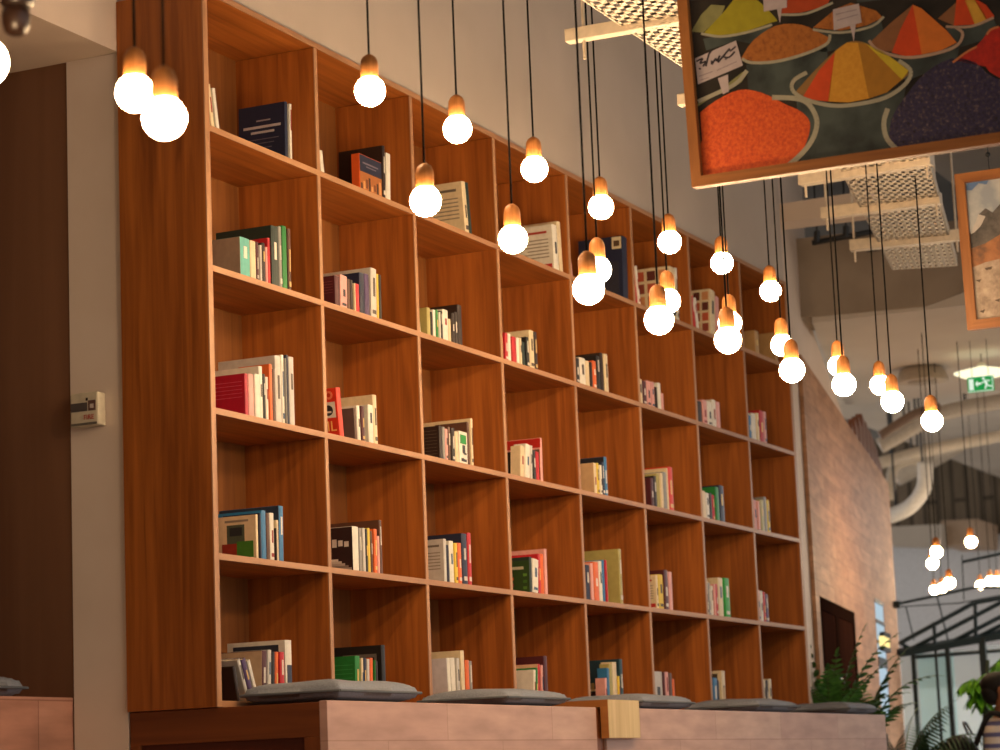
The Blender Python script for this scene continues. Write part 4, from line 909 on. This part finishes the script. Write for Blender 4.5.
def pane(pts, mat, nm='glass_pane', d=.12):
    MB().prism([at(x, y, DG+d) for x, y in pts], (.012, 0, 0)).build(nm, mat, gh)
def gpost(x, y): return at(x, y, DG+.1)
for xa, xb, y0, mt in ((897,914,655,GL2), (914,936,654,GL), (936,950,652,GL), (950,983,650,GL2), (983,1010,645,GL2)):
    a = gpost(xa+3, y0); b = gpost(xb+3, y0-1)
    MB().prism([a, b, (b[0], b[1], .05), (a[0], a[1], .05)], (.012, 0, 0)).build('glass_pane', mt, gh)
# bright room behind the glass
bk_ = at(950, 700, 24)
struct(MB().box(bk_[0], bk_[0]+.1, bk_[1]-3, bk_[1]+.7, 0, 2.0).build('wall_room', plain('d5e0e2', .8)), 'pale wall of the bright room behind the glasshouse', 'wall')

# ------------------------------------------------------------------ plants
LEAF = blotchy('leaf_green', '22491a', '42752c', 18, .45); LEAF2 = blotchy('palm_leaf_green', '1b3524', '34553a', 14, .45); LEAF3 = blotchy('bright_leaf_green', '2f6a12', '5c9a22', 12, .4)
STEM = plain('3a4f1e', .6)
def leaf(m, base, d, up, L, W, bend=.15, n=4):
    """one pointed leaf blade from base along d"""
    d = np.array(d, float)/np.linalg.norm(d); s_ = np.cross(d, up); s_ = s_/(np.linalg.norm(s_)+1e-9); nn = np.cross(s_, d)
    vs = []
    for i in range(n+1):
        t = i/n; w = W*math.sin(math.pi*min(.98, t*.86+.10))**.8 if i < n else .0005
        c = np.array(base) + d*L*t - nn*bend*L*t*t
        vs += [c - s_*w/2 + nn*w*.12, c, c + s_*w/2 + nn*w*.12]
    fs = []
    for i in range(n):
        a = i*3; fs += [(a, a+1, a+4, a+3), (a+1, a+2, a+5, a+4)]
    m.add(vs, fs)
def frond(lm, sm, base, az, el, L, droop, nleaf, lw, ll, rs, start=.2, hang=0.0, spread=.8):
    pts = []; p = np.array(base, float)
    n = 14
    for i in range(n+1):
        pts.append(p.copy()); e = el - droop*(i/n)**1.3
        p = p + np.array([math.cos(az)*math.cos(e), math.sin(az)*math.cos(e), math.sin(e)])*L/n
    sm.tube(pts, [rs*(1-.7*i/n) for i in range(n+1)], 6)
    for k in range(nleaf):
        t = start + (1-start)*k/(nleaf-1); i = min(int(t*n), n-1); f = t*n-i
        q = pts[i]*(1-f)+pts[i+1]*f; d = pts[i+1]-pts[i]; d /= np.linalg.norm(d)
        side = np.cross(d, (0, 0, 1)); side /= (np.linalg.norm(side)+1e-9); up = np.cross(side, d)
        for sg in (-1, 1):
            sc_ = math.sin(math.pi*(.25+.65*t))
            leaf(lm, q, side*sg*spread + d*(1.45-spread) - np.array([0, 0, hang]), up + side*random.uniform(-.35, .35), ll*sc_*(random.uniform(.88, 1.12)), lw*sc_, .2)
    leaf(lm, pts[-1], pts[-1]-pts[-2], np.array([0, 0, 1.0]), ll*.7, lw*.7)
def plant(name, pos, potr, poth, fr, lm_mat, label, grp=None, pot='5a5550', **kw):
    o = thing(name, (pos[0], pos[1], 0), label, 'plant', grp)
    MB().lathe([(potr*.72, 0), (potr*.78, .03), (potr, poth*.95), (potr*1.05, poth), (potr*.9, poth), (potr*.88, poth-.04)], (pos[0], pos[1], 0), 24).build('planter', plain(pot, .6), o, smooth=False)
    for az, el, L, dr_, nl, dx, dy in fr:
        lm = MB(); sm = MB()
        frond(lm, sm, (pos[0]+dx, pos[1]+dy, poth-.05), az, el, L, dr_, nl, kw.get('lw', .035), kw.get('ll', .10), kw.get('rs', .006), kw.get('start', .25), kw.get('hang', 0), kw.get('spread', .8))
        st = sm.build('frond_stem', STEM, o, smooth=True); lm.build('frond_leaves', lm_mat, st)
    return o
R_ = math.radians
zz1 = at(831, 700, 14.75)
random.seed(3)
plant('zz_plant', (zz1[0], zz1[1]), .12, zz1[2]-.08, [(R_(a), R_(e), L, R_(d), 11, x, y) for a, e, L, d, x, y in
     ((150, 84, .60, 14, -.02, .07), (120, 80, .54, 25, -.03, .09), (100, 66, .40, 35, 0, .1), (-60, 80, .56, 20, .02, -.04), (-80, 62, .46, 30, .02, -.06), (-95, 74, .6, 48, 0, -.08), (200, 70, .36, 30, -.05, 0), (30, 68, .4, 30, .05, 0), (-120, 55, .36, 30, -.03, -.05), (70, 80, .46, 15, 0, .04), (-20, 84, .4, 14, 0, 0), (170, 50, .34, 30, -.05, 0), (-75, 40, .38, 40, 0, -.08), (95, 50, .34, 40, 0, .07))],
     LEAF, 'bushy glossy green plant behind the right end of the bench', lw=.036, ll=.088, rs=.005, start=.1, spread=1.02)
zz2 = at(868, 715, 15.4)
plant('broadleaf_plant', (zz2[0], zz2[1]), .11, zz2[2]-.12, [(R_(a), R_(e), L, R_(d), 9, 0, 0) for a, e, L, d in
     ((-90, 72, .62, 75), (-60, 82, .6, 40), (-110, 60, .40, 60), (90, 74, .44, 50), (120, 82, .5, 40), (180, 70, .38, 50), (-80, 88, .5, 50), (20, 70, .4, 40))],
     LEAF, 'dark broad leaved plant standing before the doorway', lw=.038, ll=.12, spread=1.0, pot='4d4843')
pl = at(900, 745, 15.8)
plant('areca_palm', (pl[0], pl[1]), .22, max(.35, pl[2]-.35), [(R_(a), R_(e), L, R_(d), 26, 0, 0) for a, e, L, d in
     ((-95, 76, .88, 110), (-80, 66, .6, 85), (85, 72, .75, 80), (110, 80, .8, 60), (60, 66, .6, 70), (-100, 86, .74, 60), (-70, 52, .42, 70), (-60, 80, .66, 90), (180, 70, .6, 70), (-120, 45, .42, 50), (100, 50, .55, 60), (0, 82, .74, 60), (-88, 46, .46, 60), (150, 84, .7, 40),
      (-45, 70, .5, 60), (-110, 70, .55, 70), (-20, 60, .45, 60), (130, 60, .5, 60), (-75, 84, .62, 40), (-90, 60, .5, 40))],
     LEAF2, 'feathery palm arching before the teal glass at lower right', lw=.02, ll=.19, rs=.007, start=.15, hang=.8, pot='3c3a36')
# umbrella tree: palmate leaf clusters on a trunk
sp_ = at(986, 752, 17.5)
um = thing('umbrella_tree', (sp_[0], sp_[1], 0), 'bright green umbrella tree behind the striped shirt person', 'plant')
MB().lathe([(.13, 0), (.15, .03), (.19, .4), (.2, .42), (.17, .42), (.17, .38)], (sp_[0], sp_[1], 0), 20).build('planter', plain('4a4640', .6), um)
MB().tube([(sp_[0], sp_[1], .38), (sp_[0]+.02, sp_[1]+.02, 1.0), at(986, 700, 17.5), at(988, 660, 17.5)], [.035, .032, .026, .012], 10).build('trunk', plain('2b3a2c', .7), um, smooth=True)
for (x, y) in ((967,682),(973,679),(979,688),(989,684),(986,674),(996,676),(992,694),(983,700),(976,695),(998,690),(999,664),(1003,658),(1000,704)):
    c_ = at(x, y, 17.45+.1*random.uniform(-1, 1)); lm = MB(); sm = MB()
    sm.tube([at(988, y+10 if y > 670 else 670, 17.5), c_], .006, 6)
    for k in range(7):
        a = 2*math.pi*k/7 + .3*x; leaf(lm, c_, (math.cos(a), math.sin(a), -.55), np.array([0, 0, 1.0]), .14, .052, .35)
    st = sm.build('leaf_stalk', STEM, um, smooth=True); lm.build('leaf_cluster', LEAF3 if y < 705 else LEAF, st)

# ------------------------------------------------------------------ person
PD = 15.6
hd_ = at(1003.5, 692, PD)                                        # centre of the head
S_ = 1.72/1.75
pz = hd_[2]+.13                                                 # crown height
k_ = pz/1.75
per = None
def skin_mesh(name, nodes, edges, mat, parent=None, lvl=2, origin=None):
    me = bpy.data.meshes.new(name)
    o0 = np.array(origin if origin is not None else parent.get('_o'))
    me.from_pydata([tuple(np.array(p)-o0) for p, r in nodes], edges, [])
    ob = bpy.data.objects.new(name, me); COL.objects.link(ob); ob['_o'] = tuple(float(v) for v in o0)
    if parent is not None: ob.parent = parent
    else: ob.location = o0
    md = ob.modifiers.new('skin', 'SKIN'); md.use_smooth_shade = True
    for i, (p, r) in enumerate(nodes):
        sv = me.skin_vertices[0].data[i]; sv.radius = r if isinstance(r, tuple) else (r, r)
        sv.use_root = (i == 0)
    sb = ob.modifiers.new('sub', 'SUBSURF'); sb.levels = lvl; sb.render_levels = lvl
    me.materials.append(mat)
    return ob
# facing -Y (to the right of the picture); x is to the person's side
fx, fy = hd_[0], hd_[1]+.02
def B(sx, fwd, z): return (fx+sx*k_, fy-fwd*k_, z*k_)
SKIN = blotchy('skin', '8a5a42', '99664c', 30, .55)
nodes = [(B(0, .0, .95), (.15, .11)), (B(0, .01, 1.12), (.14, .10)), (B(0, .0, 1.30), (.16, .105)), (B(0, .0, 1.42), (.11, .07)), (B(0, .01, 1.50), (.052, .055)),
         (B(0, .03, 1.56), (.058, .07)), (B(0, .035, 1.64), (.072, .09)), (B(0, .02, 1.70), (.055, .075)),
         (B(-.19, 0, 1.385), .055), (B(-.235, -.02, 1.12), .042), (B(-.225, .16, .98), .033), (B(-.215, .22, .95), .030),
         (B(.19, 0, 1.385), .055), (B(.235, -.02, 1.12), .042), (B(.225, .10, .90), .033), (B(.22, .13, .84), .030),
         (B(-.095, 0, .88), .085), (B(-.10, .04, .50), .055), (B(-.10, -.02, .09), .04), (B(-.10, .12, .035), (.04, .03)),
         (B(.095, 0, .88), .085), (B(.10, .02, .50), .055), (B(.10, -.06, .09), .04), (B(.10, .08, .035), (.04, .03))]
edges = [(0,1),(1,2),(2,3),(3,4),(4,5),(5,6),(6,7),(3,8),(8,9),(9,10),(10,11),(3,12),(12,13),(13,14),(14,15),(0,16),(16,17),(17,18),(18,19),(0,20),(20,21),(21,22),(22,23)]
per = skin_mesh('person', nodes, edges, SKIN, origin=(fx, fy, 0))
tag(per, 'person with dark hair in striped short sleeved shirt at right edge', 'person')
# face, ears, hair, fingers
fc = MB(); fc.sphere(B(0, .125, 1.625), .016, 10, 8, (1, 1.3, 1.5)); fc.build('nose', SKIN, per, smooth=True)
for sg in (-1, 1):
    MB().sphere(B(.033*sg, .112, 1.648), .011, 10, 8).build('eye', plain('d8d0c8', .3), per, smooth=True)
    MB().sphere(B(.033*sg, .121, 1.648), .006, 8, 6).build('iris', plain('2a1c14', .3), per, smooth=True)
    MB().sphere(B(.078*sg, .02, 1.63), .028, 10, 8, (.4, .7, 1.1)).build('ear', SKIN, per, smooth=True)
    MB().tube([B(.018*sg, .122, 1.672), B(.05*sg, .112, 1.672)], .005, 6).build('eyebrow', plain('1a120e', .8), per)
MB().tube([B(-.025, .117, 1.585), B(0, .123, 1.583), B(.025, .117, 1.585)], .006, 6).build('mouth', plain('7a3f36', .5), per)
hr = MB()
for (a, b_, c, r, s3) in ((0, -.015, 1.675, .098, (.92, 1.12, .80)), (0, -.05, 1.63, .085, (.95, .8, 1.0)), (0, .05, 1.715, .06, (1.1, 1.1, .5))):
    hr.sphere(B(a, b_, c), r, 18, 12, s3)
hr.build('hair', plain('120c0b', .7), per, smooth=True)
for sx, hb, hdv in ((-.215, (-.215, .22, .95), (0, .9, -.45)), (.22, (.22, .13, .84), (0, .55, -.85))):
    d = np.array([0, -hdv[1], hdv[2]]); d /= np.linalg.norm(d); b0 = np.array(B(*hb)); fv = np.array([0, d[2], -d[1]])
    fm = MB(); fm.sphere(b0+d*.045, .042, 12, 8, (.55, 1.0, 1.0))
    fm.build('palm', SKIN, per, smooth=True)
    for q in range(4):
        o1 = b0+d*.075+fv*(-.030+.02*q); L = [.062, .07, .066, .052][q]; curl = np.array([-.35*np.sign(sx)*-1*.3, 0, 0])
        MB().tube([o1, o1+d*L*.5, o1+d*L*.8+curl*.04-fv*.006, o1+d*L*.95+curl*.10-fv*.016], [.009, .0085, .008, .006], 8).build('finger', SKIN, per, smooth=True)
    o1 = b0+d*.02-fv*.03; MB().tube([o1, o1+d*.03-fv*.022, o1+d*.06-fv*.026], [.011, .010, .007], 8).build('thumb', SKIN, per, smooth=True)
# clothes follow the body
def striped(name):
    m, nt, b = newmat(name)
    tc = nt.nodes.new('ShaderNodeTexCoord'); w = nt.nodes.new('ShaderNodeTexWave'); w.wave_type = 'BANDS'; w.bands_direction = 'Z'
    w.inputs['Scale'].default_value = 4.6; w.inputs['Distortion'].default_value = .3
    nt.links.new(tc.outputs['Object'], w.inputs['Vector'])
    r = nt.nodes.new('ShaderNodeValToRGB'); el = r.color_ramp.elements
    el[0].position = .28; el[0].color = (*lin('5a5a86'), 1); el[1].position = .42; el[1].color = (*lin('cfc4bc'), 1)
    nt.links.new(w.outputs['Fac'], r.inputs['Fac']); nt.links.new(r.outputs['Color'], b.inputs['Base Color']); b.inputs['Roughness'].default_value = .9
    return m
sn = [(B(0, .0, .90), (.165, .125)), (B(0, .01, 1.12), (.158, .118)), (B(0, .0, 1.30), (.178, .122)), (B(0, .0, 1.425), (.118, .080)), (B(0, .005, 1.47), (.068, .066)),
      (B(-.195, 0, 1.385), .072), (B(-.225, -.012, 1.21), .066), (B(.195, 0, 1.385), .072), (B(.225, -.012, 1.21), .066)]
skin_mesh('shirt', sn, [(0,1),(1,2),(2,3),(3,4),(3,5),(5,6),(3,7),(7,8)], striped('striped_jersey'), per)
tn = [(B(0, 0, .95), (.16, .12)), (B(-.095, 0, .86), .10), (B(-.10, .04, .50), .072), (B(-.10, -.02, .12), .058), (B(.095, 0, .86), .10), (B(.10, .02, .50), .072), (B(.10, -.06, .12), .058)]
skin_mesh('trousers', tn, [(0,1),(1,2),(2,3),(0,4),(4,5),(5,6)], plain('2a2c36', .85), per)
for sg, dy_ in ((-1, 0.0), (1, -.04)):
    MB().sphere(B(.10*sg, .05+dy_, .045), .05*k_, 14, 10, (.9, 2.6, .9)).build('shoe', plain('3a3632', .6), per, smooth=True)
# backpack on the person's back, hanging low
c0 = at(962, 742, PD-.05)
bp_ = thing('backpack', tuple(np.array(B(0, -.28, 1.0))), 'dark backpack worn on the back of the striped shirt person', 'bag')
bm_ = MB(); bm_.sphere(B(0, -.275, 1.15), .235*k_, 24, 16, (.66, .62, 1.0)); bm_.build('bag_body', plain('1d1a22', .7), bp_, smooth=True)
bm_ = MB(); bm_.sphere(B(0, -.37, 1.06), .155*k_, 20, 14, (.8, .5, .8)); bm_.build('front_pocket', plain('241f29', .7), bp_, smooth=True)
for sg in (-1, 1):
    MB().tube(smooth_path([B(.12*sg, -.14, 1.32), B(.135*sg, -.03, 1.50), B(.155*sg, .12, 1.40), B(.17*sg, .135, 1.22), B(.17*sg, .0, 1.02), B(.12*sg, -.15, 1.0)], 5), .018, 8).build('shoulder_strap', plain('17151b', .7), bp_, smooth=True)
MB().tube(smooth_path([B(-.05, -.20, 1.38), B(-.03, -.23, 1.45), B(.03, -.23, 1.45), B(.05, -.20, 1.38)], 4), .008, 6).build('grab_handle', plain('5a5a60', .6), bp_, smooth=True)

# ------------------------------------------------------------------ light and view
w = bpy.data.worlds.new('world'); SC.world = w; w.use_nodes = True
bg = w.node_tree.nodes['Background']; bg.inputs['Color'].default_value = (1.0, .93, .86, 1); bg.inputs['Strength'].default_value = .95
def area(name, loc, size, size_y, power, color, rot=(0, 0, 0)):
    l = bpy.data.lights.new(name, 'AREA'); l.shape = 'RECTANGLE'; l.size = size; l.size_y = size_y; l.energy = power; l.color = color
    o = bpy.data.objects.new(name, l); o.location = loc; o.rotation_euler = rot; COL.objects.link(o); return o
area('far_hall_fill', tuple(at(955, 560, 21.3)*np.array([1, 1, 0]) + np.array([0, -2.4, 3.7])), 3, 3, 300, (.93, .98, 1))  # unseen fill lamp, added to brighten the glasshouse and far walls
sl_ = bpy.data.lights.new('floor_bounce_sun', 'SUN'); sl_.energy = 2.6; sl_.angle = .02; sl_.color = (1, .96, .9)  # sun added to strike the floor and bounce light up to the ceilings
so_ = bpy.data.objects.new('floor_bounce_sun', sl_); so_.rotation_euler = (math.radians(42), 0, 0); so_.location = (0, -20, 12); COL.objects.link(so_)
SC.view_settings.view_transform = 'Standard'; SC.view_settings.look = 'None'; SC.view_settings.gamma = 1.0
SC.view_settings.exposure = 0.0; SC.view_settings.use_curve_mapping = False
SC.cycles.use_denoising = True
SC.cycles.max_bounces = 8; SC.cycles.diffuse_bounces = 4; SC.cycles.sample_clamp_indirect = 6
